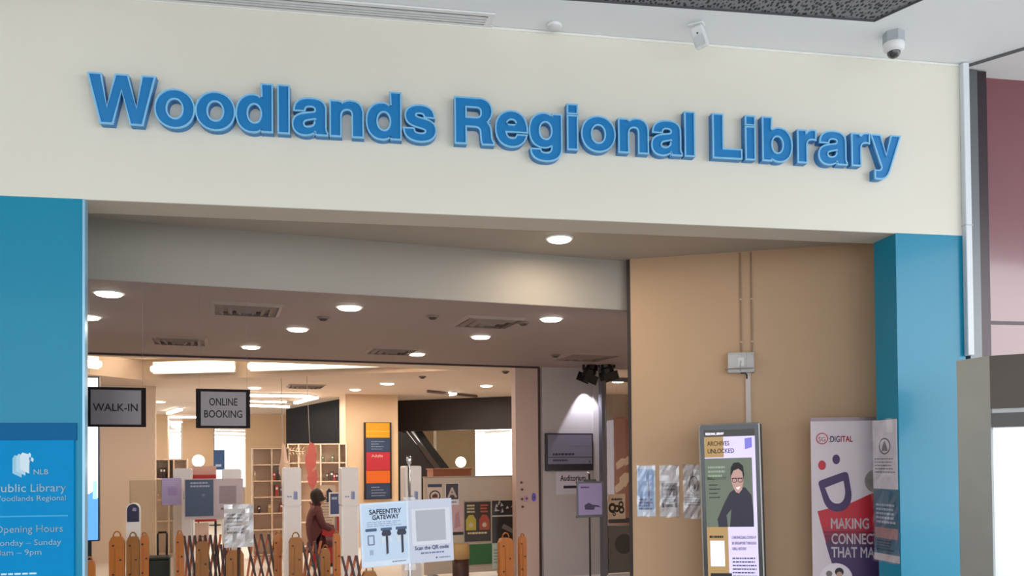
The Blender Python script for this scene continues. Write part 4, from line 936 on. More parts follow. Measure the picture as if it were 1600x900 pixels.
loc, w, h = rect(288, 748, 380, 811, 9.0)
t = thing('notice_board', 'notice board with a navy page and a grey page on a pole', 'notice board', loc, IA)
box('backing', -w / 2, w / 2, 0, .01, 0, h, mat('backing_grey', S(186, 168, 168), .4), t)
A = patch('page', R4(-w * .485, -w * .01, h * .08, h * .98), mat('page_navy', S(42, 52, 84), .25, var=.05), t, -.001, .003)
lines('page_print', mat('page_pale_ink', S(150, 156, 180), .5), A, -w * .40, -w * .06, h * .78, h * .94, 2, -.006, .5, .25, 33)
patch('page_sticker', circ(-w * .18, h * .6, .02, 12), mat('page_blue_grey', S(84, 96, 128), .4), A, -.0045)
A = patch('page', R4(w * .01, w * .485, h * .05, h * .98), mat('page_mauve', S(176, 158, 162), .3), t, -.001, .003)
patch('blank_code_square', R4(w * .09, w * .38, h * .38, h * .82), mat('square_mauve', S(140, 124, 128), .5, var=.12, scale=30), A, -.0045)
lines('page_print', mat('page_dark_ink', S(96, 82, 88), .5), A, w * .12, w * .36, h * .2, h * .3, 1, -.006, .5, .1, 35)
stand(t, loc.z, .014, WHITE, .18, -w * .35)
loc, w, h = rect(350, 788, 396, 855, 7.9)
t = thing('plastic_notice', 'grey notice in a glossy clear sleeve on a dark post', 'notice', loc, IA)
A = box('sheet', -w / 2, w / 2, 0, .004, 0, h, mat('sheet_grey', S(180, 174, 178), .3, var=.05), t)
lines('sheet_print', mat('sheet_ink', S(104, 98, 104), .5), A, -w * .4, w * .2, h * .3, h * .8, 6, -.0015, .4, .3, 37)
bm = bmesh.new(); g_ = []; r = random.Random(5)
for j in range(11): g_.append([bm.verts.new((-w * .5 + w * i / 7, -.004 - .012 * r.random(), h * j / 10)) for i in range(8)])
for j in range(10):
    for i in range(7): bm.faces.new((g_[j][i], g_[j][i + 1], g_[j + 1][i + 1], g_[j + 1][i]))
new('clear_sleeve', mesh_of(bm), SLEEVE, t); stand(t, loc.z, .016, BARDARK, .15)

# ---- round topped return post, trolley
loc, w, h = rect(197, 786, 219, 850, 8.72)
t = thing('return_post', 'white post with dark blue rounded top behind the folded barrier', 'post', (loc.x, loc.y, 0), IA)
zt = loc.z + h; rr = w / 2
arch = [(-rr, .05), (rr, .05), (rr, zt - rr)] + [(rr * math.cos(a_), zt - rr + rr * math.sin(a_)) for a_ in [PI * k / 10 for k in range(1, 10)]] + [(-rr, zt - rr)]
bm = bmesh.new(); prism_bm(bm, [arch], lambda p: (p[0], 0, p[1]), lambda p: (p[0], .12, p[1])); new('body', mesh_of(bm), WHITE, t)
zb_ = zt - h * .46; r2 = rr * .86
patch('blue_cap', [(-r2, zb_), (r2, zb_), (r2, zt - rr)] + [(r2 * math.cos(a_), zt - rr + r2 * math.sin(a_)) for a_ in [PI * k / 10 for k in range(1, 10)]] + [(-r2, zt - rr)], mat('cap_navy', S(44, 40, 74), .4), t, 0, .004)
patch('cap_mark', [(-.01, zt - rr * 1.2), (.03, zt - rr * 1.3), (.035, zt - rr * .8), (0, zt - rr * .7)], mat('cap_pale', S(150, 146, 180), .5), t, -.0045)
box('foot', -rr * 1.1, rr * 1.1, -.05, .2, 0, .05, GREYM, t)
loc, w, h = rect(233, 833, 266, 905, 8.9)
t = thing('hand_trolley', 'dark green trolley box with a tall black tubular handle', 'trolley', (loc.x, loc.y, 0), IA)
zt = loc.z + h; zb_ = zt - h * .55
tube('handle', [(-w * .12, .1, .1), (-w * .12, .1, zt - .02), (-w * .08, .1, zt), (w * .28, .1, zt), (w * .32, .1, zt - .02), (w * .3, .1, .1)], .012, BLACK, t)
box('crate', -w / 2, w / 2, -.15, .08, .1, zb_, mat('dark_green', S(30, 42, 38), .5), t, .02); box('lid', -w * .52, w * .53, -.16, .09, zb_, zb_ + .03, mat('dark_green', None), t, .01)
for s in (-1, 1): 
    o = lathe('wheel', [(0, -.02), (.07, -.02), (.07, .02), (0, .02)], BLACK, t, 16); o.rotation_euler = (0, PI / 2, 0); o.location = (s * w * .4, .1, .07)

# ---- low shelf and table at the left
def cubby(name, lab, px, Y, cols_, rows, m, a=IA, depth=.32, back=None):
    loc, w, h = rect(*px, Y, a); zt = loc.z + h
    t = thing(name, lab, 'shelf', (loc.x, loc.y, 0), a)
    box('back_panel', -w / 2, w / 2, depth - .015, depth, .05, zt - .005, back or mat('shelf_back', S(234, 212, 192), .6), t)
    for f in cols_: box('upright', RX(w, f) - .012, RX(w, f) + .012, 0, depth - .015, .03, zt, m, t)
    for k in rows: box('shelf_board', -w / 2, w / 2, .003, depth - .015, zt - .02 - (zt - .05) * k, zt - (zt - .05) * k, m, t)
    box('plinth', -w / 2, w / 2, .03, depth, 0, .05, m, t)
    return t, w, zt, depth
SHW = mat('shelf_cream', S(228, 206, 184), .5, var=.03)
tS0, w0, h0, _ = cubby('cubby_shelf', 'low cream cubby shelf between the beige wall and the first gate', (243, 717, 292, 780), 13.5, (0, .42, .58, 1), (0, .2, .42, .64, .98), SHW)
tS1, w1, h1, _ = cubby('cubby_shelf', 'tall white cubby shelf standing left of the white security gate', (395, 700, 452, 800), 13.2, (0, .52, 1), (0, .15, .30, .45, .60, .75, .98), SHW)
tS2, w2, h2, _ = cubby('cubby_shelf', 'wide white cubby shelf under the black panel', (450, 693, 541, 800), 14.4, (0, .18, .56, .88, 1), (0, .18, .36, .54, .75, .98), SHW, a=IA * .4)
# odds and ends standing in the cubbies
tones = [(150, 84, 60), (96, 120, 92), (196, 120, 96), (72, 60, 66), (206, 178, 120), (120, 96, 130), (180, 70, 66), (90, 84, 76)]
def shelf_books(parent, w, zt, rows, spans, lab, grp, seed):
    r = random.Random(seed); M = Matrix.Translation(parent.location) @ Matrix.Rotation(parent.rotation_euler.z, 4, 'Z')
    for k in rows:
        z = zt - (zt - .05) * k
        for (f0, f1) in spans:
            x = RX(w, f0) + .02; end = RX(w, f1) - .03
            while x < end - .03:
                bw, bh = .022 + .03 * r.random(), .11 + .08 * r.random(); q = M @ Vector((x, .06, z))
                if r.random() < .55:
                    ci = int(r.random() * 8); cn = ('brown', 'green', 'coral', 'charcoal', 'mustard', 'plum', 'red', 'grey')[ci]
                    row = ('top', 'second', 'third', 'fourth', 'fifth')[min(4, rows.index(k))]
                    L_ = '%s %s book %s, %s filled row, %s cubby' % ('thin' if bw < .037 else 'thick', cn, lab, row, 'left' if f0 < .3 else 'right')
                    t = thing('book', L_, 'book', q, parent.rotation_euler.z, grp)
                    box('cover', 0, bw, 0, .13, 0, bh, col(*tones[ci]), t); box('spine_label', bw * .15, bw * .85, -.001, 0, bh * .6, bh * .8, WHITEP, t)
                x += bw + .004 + (.09 * r.random() if r.random() < .4 else 0)
shelf_books(tS1, w1, h1, (.30, .45, .60), ((0, .52), (.52, 1)), 'in the tall white cubby shelf', 'books in the tall cubby shelf', 3)
shelf_books(tS2, w2, h2, (.18, .36), ((.56, .88),), 'in the wide white cubby shelf', 'books in the wide cubby shelf', 4)
shelf_books(tS0, w0, h0, (.2, .42), ((0, .42),), 'in the low cream cubby shelf', 'books in the low cubby shelf', 5)
loc, w, h = rect(297, 742, 338, 815, 11.0)
t = thing('display_table', 'red edged display table behind the navy notice board', 'table', (loc.x, loc.y, 0), IA)
zt = loc.z + h; RD = mat('red_lacquer', S(176, 30, 34), .4)
box('upper_shelf', -w / 2, w / 2, 0, .35, zt - .05, zt, RD, t); box('lower_shelf', -w / 2, w / 2, 0, .35, loc.z, loc.z + .05, RD, t)
box('back_board', -w / 2, w / 2, .33, .35, loc.z + .05, zt + .12, mat('board_rose', S(214, 186, 174), .5), t); box('drawer_front', -w * .4, w * .2, 0, .02, loc.z - .3, loc.z - .02, mat('board_rose', None), t)
for s in (-.47, .47): box('leg', w * s - .015, w * s + .015, .02, .06, 0, loc.z, BLACK, t)
t = thing('blue_banner', 'small blue banner standing in the bright far window', 'banner', at_y(342, 722, 21.5) * Vector((1, 1, 0)) if False else Vector((at_y(342, 722, 21.5).x, at_y(342, 722, 21.5).y, 0)), IA)
z0_, z1_ = at_y(342, 734, 21.5).z, at_y(342, 703, 21.5).z
box('cloth', -.13, .14, 0, .02, z0_, z1_, mat('banner_blue', S(40, 78, 130), .5), t); tube('pole', [(-.1, .02, 0), (-.1, .02, z1_)], .012, BLACK, t); patch('logo_mark', R4(-.08, .06, z0_ + .08, z0_ + .14), mat('pale_mark', S(170, 190, 220), .5), t, 0, .003); lathe('foot', [(0, .02), (.15, .02), (.15, 0), (0, 0)], BLACK, t, 18, (-.1, .02, 0))

# ---- hanging decorations
def hang_cloth(px0, py0, px1, py1, Y, m, lab, lobes):
    loc, w, h = rect(px0, py0, px1, py1, Y); t = thing('hanging_decoration', lab, 'decoration', loc, IA, 'hanging decorations')
    bm = bmesh.new(); n = 14; prev = None
    for k in range(n + 1):
        f = k / n; hw = w / 2 * (abs(math.sin(PI * lobes * f)) * .85 + .15) * (.6 + .4 * math.sin(PI * min(1, f * 1.1 + .05))); ang = .9 * math.sin(f * 5) ; z = h * (1 - f)
        xo = w * .12 * math.sin(f * 4)
        v = [bm.verts.new((xo - hw * math.cos(ang), -hw * .6 * math.sin(ang), z)), bm.verts.new((xo, -.05 * math.sin(PI * f), z - .01)), bm.verts.new((xo + hw * math.cos(ang), hw * .6 * math.sin(ang), z))]
        v += [bm.verts.new((a.co.x, a.co.y + .012, a.co.z)) for a in v]
        if prev:
            for i in (0, 1): bm.faces.new((prev[i], prev[i + 1], v[i + 1], v[i])); bm.faces.new((prev[i + 3], v[i + 3], v[i + 4], prev[i + 4]))
            bm.faces.new((prev[0], v[0], v[3], prev[3])); bm.faces.new((prev[2], prev[5], v[5], v[2]))
        prev = v
    new('cloth', mesh_of(bm), m, t); tube('string', [(0, 0, h), (-.02, 0, ZC - loc.z)], .005, col(190, 180, 176), t, 5)
loc, w, h = rect(476, 690, 496, 766, 11.8)
t = thing('hanging_decoration', 'pink twisted hanging decoration in front of the wide cubby shelf', 'decoration', loc, IA, 'hanging decorations')
PKM = mat('pink_cloth', S(226, 122, 118), .6, var=.15, scale=8)
def pk(l): return [((x_ - 486) / 20 * w, h - (y_ - 690) / 76 * h) for x_, y_ in l]
for poly, yy, tt in (([(484, 690), (491, 694), (495, 710), (493, 728), (487, 737), (482, 728), (479, 708)], 0, .02), ([(479, 706), (483, 722), (487, 738), (481, 742), (477, 728), (476.5, 714)], -.03, .015), ([(487, 737), (494, 733), (496, 748), (491, 762), (487, 766), (482, 756), (479, 746), (483, 740)], -.015, .02)):
    patch('petal', pk(poly), PKM, t, yy, tt)
tube('string', [(-w * .1, -.01, h * .98), (-w * .3, 0, ZC - loc.z)], .005, col(190, 180, 176), t, 5)
hang_cloth(433, 690, 451, 762, 12.0, mat('pale_cloth', S(214, 190, 172), .6, var=.1, scale=8), 'pale drooping hanging decoration above the white security gate', 1)
t = thing('garland', 'garland of pale leaves along the top of the wide cubby shelf', 'garland', at_y(447, 705, 14.25 * K), IA)
tube('cord', [(k * .055, 0, .012 * math.sin(k)) for k in range(7)], .006, SHW, t, 5)
for k in range(6):
    for s in (-1, 1): patch('leaf', [(k * .055, 0), (k * .055 + .02, s * .03), (k * .055 + .045, s * .075), (k * .055 + .012, s * .045)], mat('leaf_cream', S(226, 206, 170), .6), t, 0, .006)

# ---- seated person leaning on the counter, far behind the gates
def person():
    c = at_y(489, 800, 11.9); t = thing('person', 'person with dark hair in maroon top leaning forward beside the red panel', 'person', (c.x, c.y, 0), IA + 1.5)
    me = bpy.data.meshes.new('body'); zs = .5
    V = [(0, 0, zs), (.01, -.02, zs + .22), (.06, -.05, zs + .42), (.08, -.06, zs + .47), (.09, -.07, zs + .50), (.10, -.08, zs + .55),
         (-.06, -.05, zs + .42), (-.10, -.14, zs + .2), (.04, -.24, zs + .14), (.12, -.27, zs + .15),
         (.18, -.03, zs + .42), (.22, -.14, zs + .2), (.16, -.25, zs + .16), (.24, -.3, zs + .16),
         (-.09, -.02, zs - .03), (-.08, -.4, zs - .05), (-.08, -.42, .1), (-.08, -.54, .05), (.1, -.02, zs - .03), (.12, -.4, zs - .05), (.12, -.42, .1), (.12, -.54, .05)]
    Ed = [(0, 1), (1, 2), (2, 3), (3, 4), (4, 5), (2, 6), (6, 7), (7, 8), (8, 9), (2, 10), (10, 11), (11, 12), (12, 13), (0, 14), (14, 15), (15, 16), (16, 17), (0, 18), (18, 19), (19, 20), (20, 21)]
    me.from_pydata(V, Ed, []); o = new('body', me, mat('maroon_cloth', S(92, 44, 48), .7, var=.1), t)
    sk = o.modifiers.new('skin', 'SKIN'); sv = me.skin_vertices[0].data if me.skin_vertices else None
    if sv is None:
        bm = bmesh.new(); bm.from_mesh(me); bm.verts.layers.skin.verify(); bm.to_mesh(me); bm.free(); sv = me.skin_vertices[0].data
    R_ = [.15, .13, .15, .06, .055, .06, .07, .05, .042, .03, .07, .05, .042, .03, .1, .075, .05, .045, .1, .075, .05, .045]
    for i, r in enumerate(R_): sv[i].radius = (r, r * .85); sv[i].use_root = (i == 0)
    o.modifiers.new('sub', 'SUBSURF').levels = 1; o.modifiers['sub'].render_levels = 2
    hd = lathe('head', [(0, -.12)] + [(.085 * math.cos(a_) * (1 - .12 * (math.sin(a_) < 0)), .12 * math.sin(a_)) for a_ in [math.radians(x) for x in range(-75, 76, 15)]] + [(0, .12)], mat('skin', S(200, 156, 128), .5), t, 16); hd.location = (.11, -.1, zs + .6)
    hr = lathe('hair', [(.1, -.07), (.104, .03)] + [(.1 * math.cos(a_), .03 + .1 * math.sin(a_)) for a_ in [math.radians(x) for x in range(15, 80, 15)]] + [(0, .132)], mat('hair_dark', S(36, 26, 26), .6), t, 16); hr.location = (.11, -.075, zs + .6); hr.rotation_euler = (-.35, 0, 0)
    nose = lathe('nose', [(0, .03), (.012, 0), (.016, -.02), (0, -.028)], mat('skin', None), hd, 8, (0, -.085, 0))
    for s in (-1, 1):
        e = lathe('eye', [(0, .01), (.01, 0), (0, -.01)], BLACK, hd, 8, (s * .032, -.078, .02)); lathe('ear', [(0, .03), (.014, 0), (0, -.03)], mat('skin', None), hd, 8, (s * .085, 0, 0))
    patch('mouth', [(-.025, -.058), (.025, -.058), (.018, -.066), (-.018, -.066)], mat('lip', S(150, 84, 78), .5), hd, -.074, .006)
    st_ = thing('stool', 'low dark stool under the person beside the red panel', 'stool', (c.x, c.y, 0), IA)
    lathe('seat', [(0, zs - .13), (.17, zs - .13), (.17, zs - .17), (0, zs - .17)], BLACK, st_, 18)
    for k in range(4): tube('leg', [(.1 * math.cos(k * PI / 2 + .7), .1 * math.sin(k * PI / 2 + .7), zs - .17), (.16 * math.cos(k * PI / 2 + .7), .16 * math.sin(k * PI / 2 + .7), 0)], .012, GREYM, st_)
person()

# ---- red display panel and its notices
loc, w, h = rect(488, 788, 534, 850, 12.2)
t = thing('red_panel', 'red counter panel between the two white security gates', 'counter', (loc.x, loc.y, 0), IA)
box('front', -w / 2, w / 2, 0, .3, .05, loc.z + h, RD, t); box('plinth', -w / 2, w / 2, .03, .3, 0, .05, BLACK, t); box('side_box', -w * .5, -w * .33, -.04, 0, loc.z - .1, loc.z + h * .45, mat('side_grey', S(96, 96, 106), .5), t)
box('top', -w * .52, w * .52, -.03, .32, loc.z + h, loc.z + h + .03, mat('red_dark', S(120, 34, 36), .4), t)
t, w, h = board('paper_notice', 'cream paper notice on the red counter panel', 'notice', (500, 758, 524, 825), Yon((500, 758, 524, 825), rect(488, 788, 534, 850, 12.2)[0], .034), mat('cream_sheet', S(216, 200, 180), .5), t_=.003)
lines('small_print', mat('brown_grey_ink', S(120, 106, 100), .5), t, -w * .4, w * .4, h * .08, h * .6, 8, -.0015, .25, .3, 41); patch('figure_print', [(-.02, h * .6), (.06, h * .6), (.07, h * .85), (.02, h * .93), (-.02, h * .85)], INKN, t, 0)
t, w, h = board('framed_poster', 'small navy poster in a white frame beside the second gate', 'poster', (514, 769, 535, 807), 11.2, WHITE, t_=.01)
patch('print', R4(-w * .4, w * .42, h * .1, h * .94), mat('print_blue', S(62, 76, 130), .4, var=.06), t, 0); patch('print_mark', R4(-w * .3, w * .1, h * .7, h * .8), mat('pale_mark', None) if 'pale_mark' in MATS else WHITEP, t, -.0012); stand(t, rect(514, 769, 535, 807, 11.2)[0].z, .012, GREYM, .15)

# ---- coloured directory sign on the tan column
loc, w, h = rect(569, 660, 612, 780, Yon((569, 660, 612, 780), rect(540, 690, 622, 710, 15.0)[0], .064))
t = thing('directory_sign', 'tall directory sign in yellow, navy, red and orange on the tan column', 'sign', loc, IA)
box('backing', -w / 2, w / 2, 0, .06, 0, h, mat('sign_back', S(34, 26, 34), .4), t)
bands = ((661, 684, (206, 150, 24)), (684.5, 706, (46, 62, 92)), (706.5, 735, (176, 44, 54)), (735.5, 755, (208, 98, 30)), (755.5, 779, (42, 60, 88)))
for k, (a_, b_, c_) in enumerate(bands):
    f0, f1 = 1 - (b_ - 660) / 120, 1 - (a_ - 660) / 120
    bd = box('panel', -w * .43, w * .43, -.012, 0, h * f0, h * f1, mat('band_%d' % k, S(*c_), .35, var=.05), t)
    if k in (1, 4): lines('small_print', mat('band_ink', S(130, 140, 160), .5), bd, -w * .25, w * .3, h * (f0 + .02), h * (f1 - .03), 4, -.0135, .3, .5, 50 + k)
    if k == 2: text('lettering', 'Adults', h * .05, mat('band_white', S(236, 200, 200), .5), bd, -w * .24, h * (f1 - .065), -.0135, 'LEFT', .02, width=w * .42)
    if k == 0: box('seam', -w * .43, w * .43, -.014, -.012, h * (f0 + .08), h * (f0 + .085), mat('seam_yellow', S(232, 190, 80), .4), bd)

# ---- escalator behind the column
c = at_y(660, 690, 17.0 * K); t = thing('escalator', 'dark escalator side rising to the left behind the tan column', 'escalator', (c.x, c.y, 0), IA)
n = e2(IA); O3 = Vector((c.x, c.y, 0))
def es(px, py): q = on_plane(px, py, Vector((c.x, c.y, 1)), n); return ((q - O3).dot(e1(IA)), q.z)
ESD = mat('escalator_dark', S(40, 34, 34), .35)
patch('truss', [es(600, 640), es(622, 664), es(690, 748), es(690, 800), es(600, 800)], ESD, t, .0, .25)
patch('balustrade_edge', [es(624, 663), es(632, 668), es(700, 752), es(688, 752)], mat('escalator_trim', S(78, 66, 62), .3), t, -.26, .02)
patch('handrail', [es(618, 622), es(628, 632), es(640, 648), es(668, 690), es(712, 748), es(700, 752), es(662, 700), es(636, 660), es(622, 640)], BLACK, t, -.05, .1)
patch('glass_panel', [es(640, 662), es(668, 698), es(702, 750), es(692, 748), es(626, 664)], mat('balustrade_glass', (.9, .92, .9), .05, var=0, alpha=.15), t, -.1, .01)

# ---- partition with posters
loc, w, h = rect(663, 746, 801, 880, 11.0); zt = loc.z + h
t = thing('notice_partition', 'beige office partition covered with posters beside the pink jamb', 'partition', (loc.x, loc.y, 0), IA)
box('panel', -w / 2, w / 2, 0, .05, .06, zt, mat('partition_beige', S(196, 180, 164), .6, var=.03), t); box('top_rail', -w / 2 - .005, w / 2 + .005, -.008, .058, zt, zt + .02, mat('partition_rail', S(160, 140, 124), .4), t)
box('end_post', w / 2, w / 2 + .06, -.01, .06, 0, zt + .015, mat('partition_post', S(150, 118, 98), .5), t)
for s in (-.4, .4): box('foot', w * s - .03, w * s + .03, -.2, .25, 0, .06, GREYM, t)
PART = rect(663, 746, 801, 880, 11.0)[0]
t, w, h = board('wall_sign', 'small no photography sign on the beige partition', 'sign', (668, 756, 691, 789), Yon((668, 756, 691, 789), PART),  mat('sign_cream', S(214, 190, 176), .5), t_=.004)
patch('header', R4(-w * .48, w * .48, h * .84, h * .99), NAVY, t, 0); cc = (0, h * .42)
patch('ban_ring', circ(*cc, w * .38, 24), BLACK, t, 0, .001, holes=[circ(*cc, w * .3, 24)]); patch('camera_icon', [(-w * .18, h * .34), (w * .18, h * .34), (w * .18, h * .48), (w * .05, h * .54), (-w * .1, h * .5), (-w * .18, h * .46)], mat('icon_brown', S(90, 46, 40), .5), t, -.0002)
t, w, h = board('wall_sign', 'dark sign with a large letter A on the beige partition', 'sign', (696, 755, 717, 789), Yon((696, 755, 717, 789), PART),  WHITEP, t_=.004)
patch('dark_field', R4(-w * .46, w * .46, h * .26, h * .98), mat('plum_dark', S(58, 40, 50), .4), t, 0); text('lettering', 'A', h * .62, mat('cream_ink', S(230, 214, 204), .5), t, 0, h * .36, -.002, bold=.03); lines('small_print', mat('plum_dark', None), t, -w * .4, w * .4, h * .08, h * .18, 1, -.0015, .5, .2, 61)
t, w, h = board('poster', 'pale pink poster half hidden behind the check-in sign', 'poster', (700, 789, 724, 836), Yon((700, 789, 724, 836), PART),  mat('pink_paper', S(206, 168, 170), .5), t_=.003)
patch('print_shape', [(-w * .1, h * .2), (w * .3, h * .3), (w * .2, h * .8), (0, h * .7)], mat('pink_print', S(184, 140, 148), .5), t, 0); patch('footer', R4(-w * .5, w * .5, 0, h * .1), BLACK, t, 0)
t, w, h = board('poster', 'dark poster with a yellow tag and a red tag on the beige partition', 'poster', (724.5, 782, 768, 848), Yon((724.5, 782, 768, 848), PART),  mat('poster_edge', S(176, 160, 140), .5), t_=.004)
patch('dark_field', R4(-w * .47, w * .47, h * .03, h * .97), mat('poster_dark', S(52, 38, 34), .4), t, 0)
for s, c1, c2 in ((-.24, (190, 170, 60), (222, 200, 150)), (.24, (176, 78, 56), (206, 96, 70))):
    patch('tag_shape', [(w * (s - .18), h * .3), (w * (s + .18), h * .3), (w * (s + .18), h * .55), (w * (s + .08), h * .66), (w * (s - .08), h * .66), (w * (s - .18), h * .55)], mat('tag_%d' % c1[0], S(*c1), .5), t, -.0012)
    patch('tag_picture', circ(w * s, h * .42, w * .08, 14), mat('tag_pic', S(206, 190, 160), .5, var=.2, scale=60), t, -.0024)
    lines('tag_print', mat('tagink_%d' % c2[1], S(*c2), .5), t, w * (s - .14), w * (s + .14), h * .7, h * .92, 3, -.0015, .55, .3, int(70 + s * 10))
lines('small_print', mat('tagink_200', None) if 'tagink_200' in MATS else WHITEP, t, -w * .36, w * .36, h * .2, h * .26, 1, -.0015, .7, .05, 75)
t, w, h = board('photo_poster', 'black and white photo poster at the right of the beige partition', 'poster', (769, 782, 805, 848), Yon((769, 782, 805, 848), PART),  mat('photo_dark', S(44, 40, 40), .35, var=.3, scale=20), t_=.004)
r = random.Random(8)
for k in range(9):
    x, z = w * (-.42 + .8 * r.random()), h * (.68 + .26 * r.random()); patch('photo_highlight', [(x, z), (x + .03 + .04 * r.random(), z + .01), (x + .02, z + .05 * r.random() + .02)], mat('photo_pale', S(190, 184, 180), .5), t, -.0004 * k, .0008)
patch('photo_band', R4(-w * .5, w * .48, h * .62, h * .655), mat('photo_pale', None), t, -.004); patch('photo_shape', [(-w * .1, h * .35), (w * .42, h * .2), (w * .45, h * .3), (0, h * .45)], mat('photo_mid', S(120, 110, 108), .5), t, -.004)
t, w, h = board('green_panel', 'plain green panel under the dark poster', 'panel', (732, 850, 769, 882), Yon((732, 850, 769, 882), PART),  mat('panel_green', S(44, 104, 52), .5, var=.06), t_=.006)
box('lower_lip', -w / 2, w / 2, -.006, .006, -.02, 0, mat('lip_beige', S(176, 160, 140), .5), t)
t, w, h = board('paper_strip', 'narrow pale paper strip under the photo poster', 'sheet', (769, 849, 781, 889), Yon((769, 849, 781, 889), PART),  mat('strip_pale', S(196, 206, 196), .5), t_=.003)
lines('small_print', mat('strip_ink', S(120, 150, 130), .5), t, -w * .3, w * .3, h * .2, h * .8, 5, -.0015, .4, .3, 81)
loc, w, h = rect(706, 850, 733, 873, 9.9)
t = thing('round_stool', 'round stool with tan top and dark brown body below the posters', 'stool', (loc.x, loc.y, 0), IA); zt = loc.z + h
lathe('cushion', [(0, zt), (w * .46, zt), (w * .5, zt - .02), (w * .5, loc.z), (0, loc.z)], mat('tan_cushion', S(196, 158, 104), .5), t, 24); lathe('body', [(0, loc.z), (w * .47, loc.z), (w * .45, .0), (0, 0)], mat('stool_brown', S(70, 40, 32), .5), t, 24)
loc, w, h = rect(677, 732, 736, 750, 12.4)
t = thing('wooden_cabinet', 'brown wooden cabinet top showing above the partition', 'cabinet', (loc.x, loc.y, 0), IA)
box('body', -w / 2, w / 2, 0, .4, 0, loc.z + h - .02, mat('cabinet_brown', S(142, 84, 56), .5, var=.15, scale=4), t); box('top', -w * .52, w * .52, -.02, .42, loc.z + h - .02, loc.z + h, mat('cabinet_brown', None), t)
# small buttons on the pink jamb
loc, w, h = rect(808, 752, 838, 796, Yon((808, 752, 838, 796), rect(806, 690, 841, 710, 10.85)[0], .042))
for k, (px, py, c_) in enumerate(((816, 754, (70, 52, 56)), (817, 765, (70, 52, 56)), (817, 780, (70, 52, 56)), (818, 792, (70, 52, 56)), (824, 779, (196, 150, 196)), (835.5, 777, (110, 96, 214)))):
    q = on_plane(px, py, Vector((loc.x, loc.y, 1)), e2(IA)); lab = ('top dark stud on the pink jamb', 'second dark stud from the top on the pink jamb', 'third dark stud from the top on the pink jamb', 'lowest dark stud on the pink jamb', 'small lilac sticker on the pink jamb', 'tiny violet disc coloured as a blue light at the edge of the pink jamb')[k]
    t = thing('wall_stud' if k < 4 else 'sticker', lab, 'stud' if k < 4 else 'sticker', q, IA, 'studs on the jamb' if k < 4 else None)
    if k < 4: patch('head', circ(0, 0, .012, 12), col(*c_), t, .04, .02); patch('ring', circ(0, 0, .018, 12), col(150, 120, 118), t, .04, .012)
    else: patch('backing', circ(0, 0, .03, 14, .036 if k == 4 else .06), col(*c_), t, .04, .012); patch('print', circ(0, 0, .014, 10), col(90, 70, 120), t, .027, .002)  # the violet one is a disc coloured to stand for a small blue light

# ---- auditorium corner
loc, w, h = rect(853, 677, 927, 735.5, Yon((853, 677, 927, 735.5), rect(848, 690, 927, 710, 11.0)[0], .055))
t = thing('direction_board', 'grey wall board with dark lower edge on the lilac grey wall', 'sign', loc, IA)
box('frame', -w / 2, w / 2, 0, .05, 0, h, mat('board_frame', S(36, 30, 48), .35), t, .004)
A = box('face', -w * .46, w * .47, -.006, 0, h * .18, h * .96, mat('board_face', S(122, 120, 142), .4, var=.03), t)
box('groove', -w * .46, w * .47, -.007, -.006, h * .355, h * .37, mat('board_frame', None), A); box('groove', 0, w * .47, -.007, -.006, h * .655, h * .66, mat('groove_grey', S(100, 98, 122), .4), A)
lines('small_print', mat('board_ink', S(46, 42, 62), .5), A, -w * .36, w * .1, h * .4, h * .48, 1, -.0075, .7, .05, 91); lines('small_print', mat('board_ink', None), A, -w * .36, -w * .05, h * .24, h * .32, 1, -.0075, .6, .05, 92)
patch('arrow', [(w * .39, h * .24), (w * .43, h * .2), (w * .43, h * .28)], mat('board_ink', None), A, -.0065)
loc, w, h = rect(868.5, 737, 922, 772, Yon((868.5, 737, 922, 772), rect(848, 690, 927, 710, 11.0)[0], .006))
t = thing('auditorium_sheet', 'pale sheet reading Auditorium on the lilac grey wall', 'sign', loc, IA)
box('sheet', -w / 2, w / 2, 0, .003, 0, h, mat('sheet_lilac', S(206, 202, 220), .5), t)
text('lettering', 'Auditorium', h * .36, mat('sheet_black', S(32, 28, 44), .5), t, -w * .0, h * .6, bold=.02, width=w * .74)
patch('arrow_bar', [(-w * .28, h * .26), (w * .3, h * .26), (w * .3, h * .38), (-w * .28, h * .38)], mat('sheet_black', None), t, 0)
loc, w, h = rect(901.5, 753, 942.5, 807, 9.6)
t = thing('poster_stand', 'black stand holding a lilac poster in front of the lilac grey wall', 'sign stand', loc, IA)
box('frame', -w / 2, w / 2, 0, .012, 0, h, mat('stand_frame', S(60, 54, 72), .3, metal=.4), t)
A = patch('poster', R4(-w * .45, w * .45, h * .05, h * .96), mat('poster_lilac', S(150, 138, 190), .4, var=.04), t, -.0005)
lines('title', mat('poster_ink', S(52, 44, 84), .5), A, -w * .36, -w * .02, h * .82, h * .87, 1, -.003, .8, .05, 95)
patch('boat_picture', [(-w * .2, h * .2), (w * .14, h * .19), (w * .18, h * .28), (w * .4, h * .26), (w * .3, h * .32), (w * .08, h * .34), (-.02, h * .4), (-w * .22, h * .33)], mat('poster_ink', None), A, -.0017)
for z in (0, h): box('clip_bar', -w * .52, w * .52, -.008, .016, z - .012, z + .012, mat('clip_dark', S(40, 36, 50), .3), t)
box('clip', -w * .22, w * .22, -.014, .02, h + .0, h + .03, BLACK, t); tube('pole', [(0, .02, -loc.z), (0, .02, h + .1)], .012, BLACK, t); lathe('knob', [(0, .03), (.016, .02), (.016, 0), (0, 0)], CHROME, t, 12, (-.02, .0, h + .1)); lathe('foot', [(0, .025), (.17, .02), (.18, 0), (0, 0)], BLACK, t, 24, (0, .02, -loc.z))
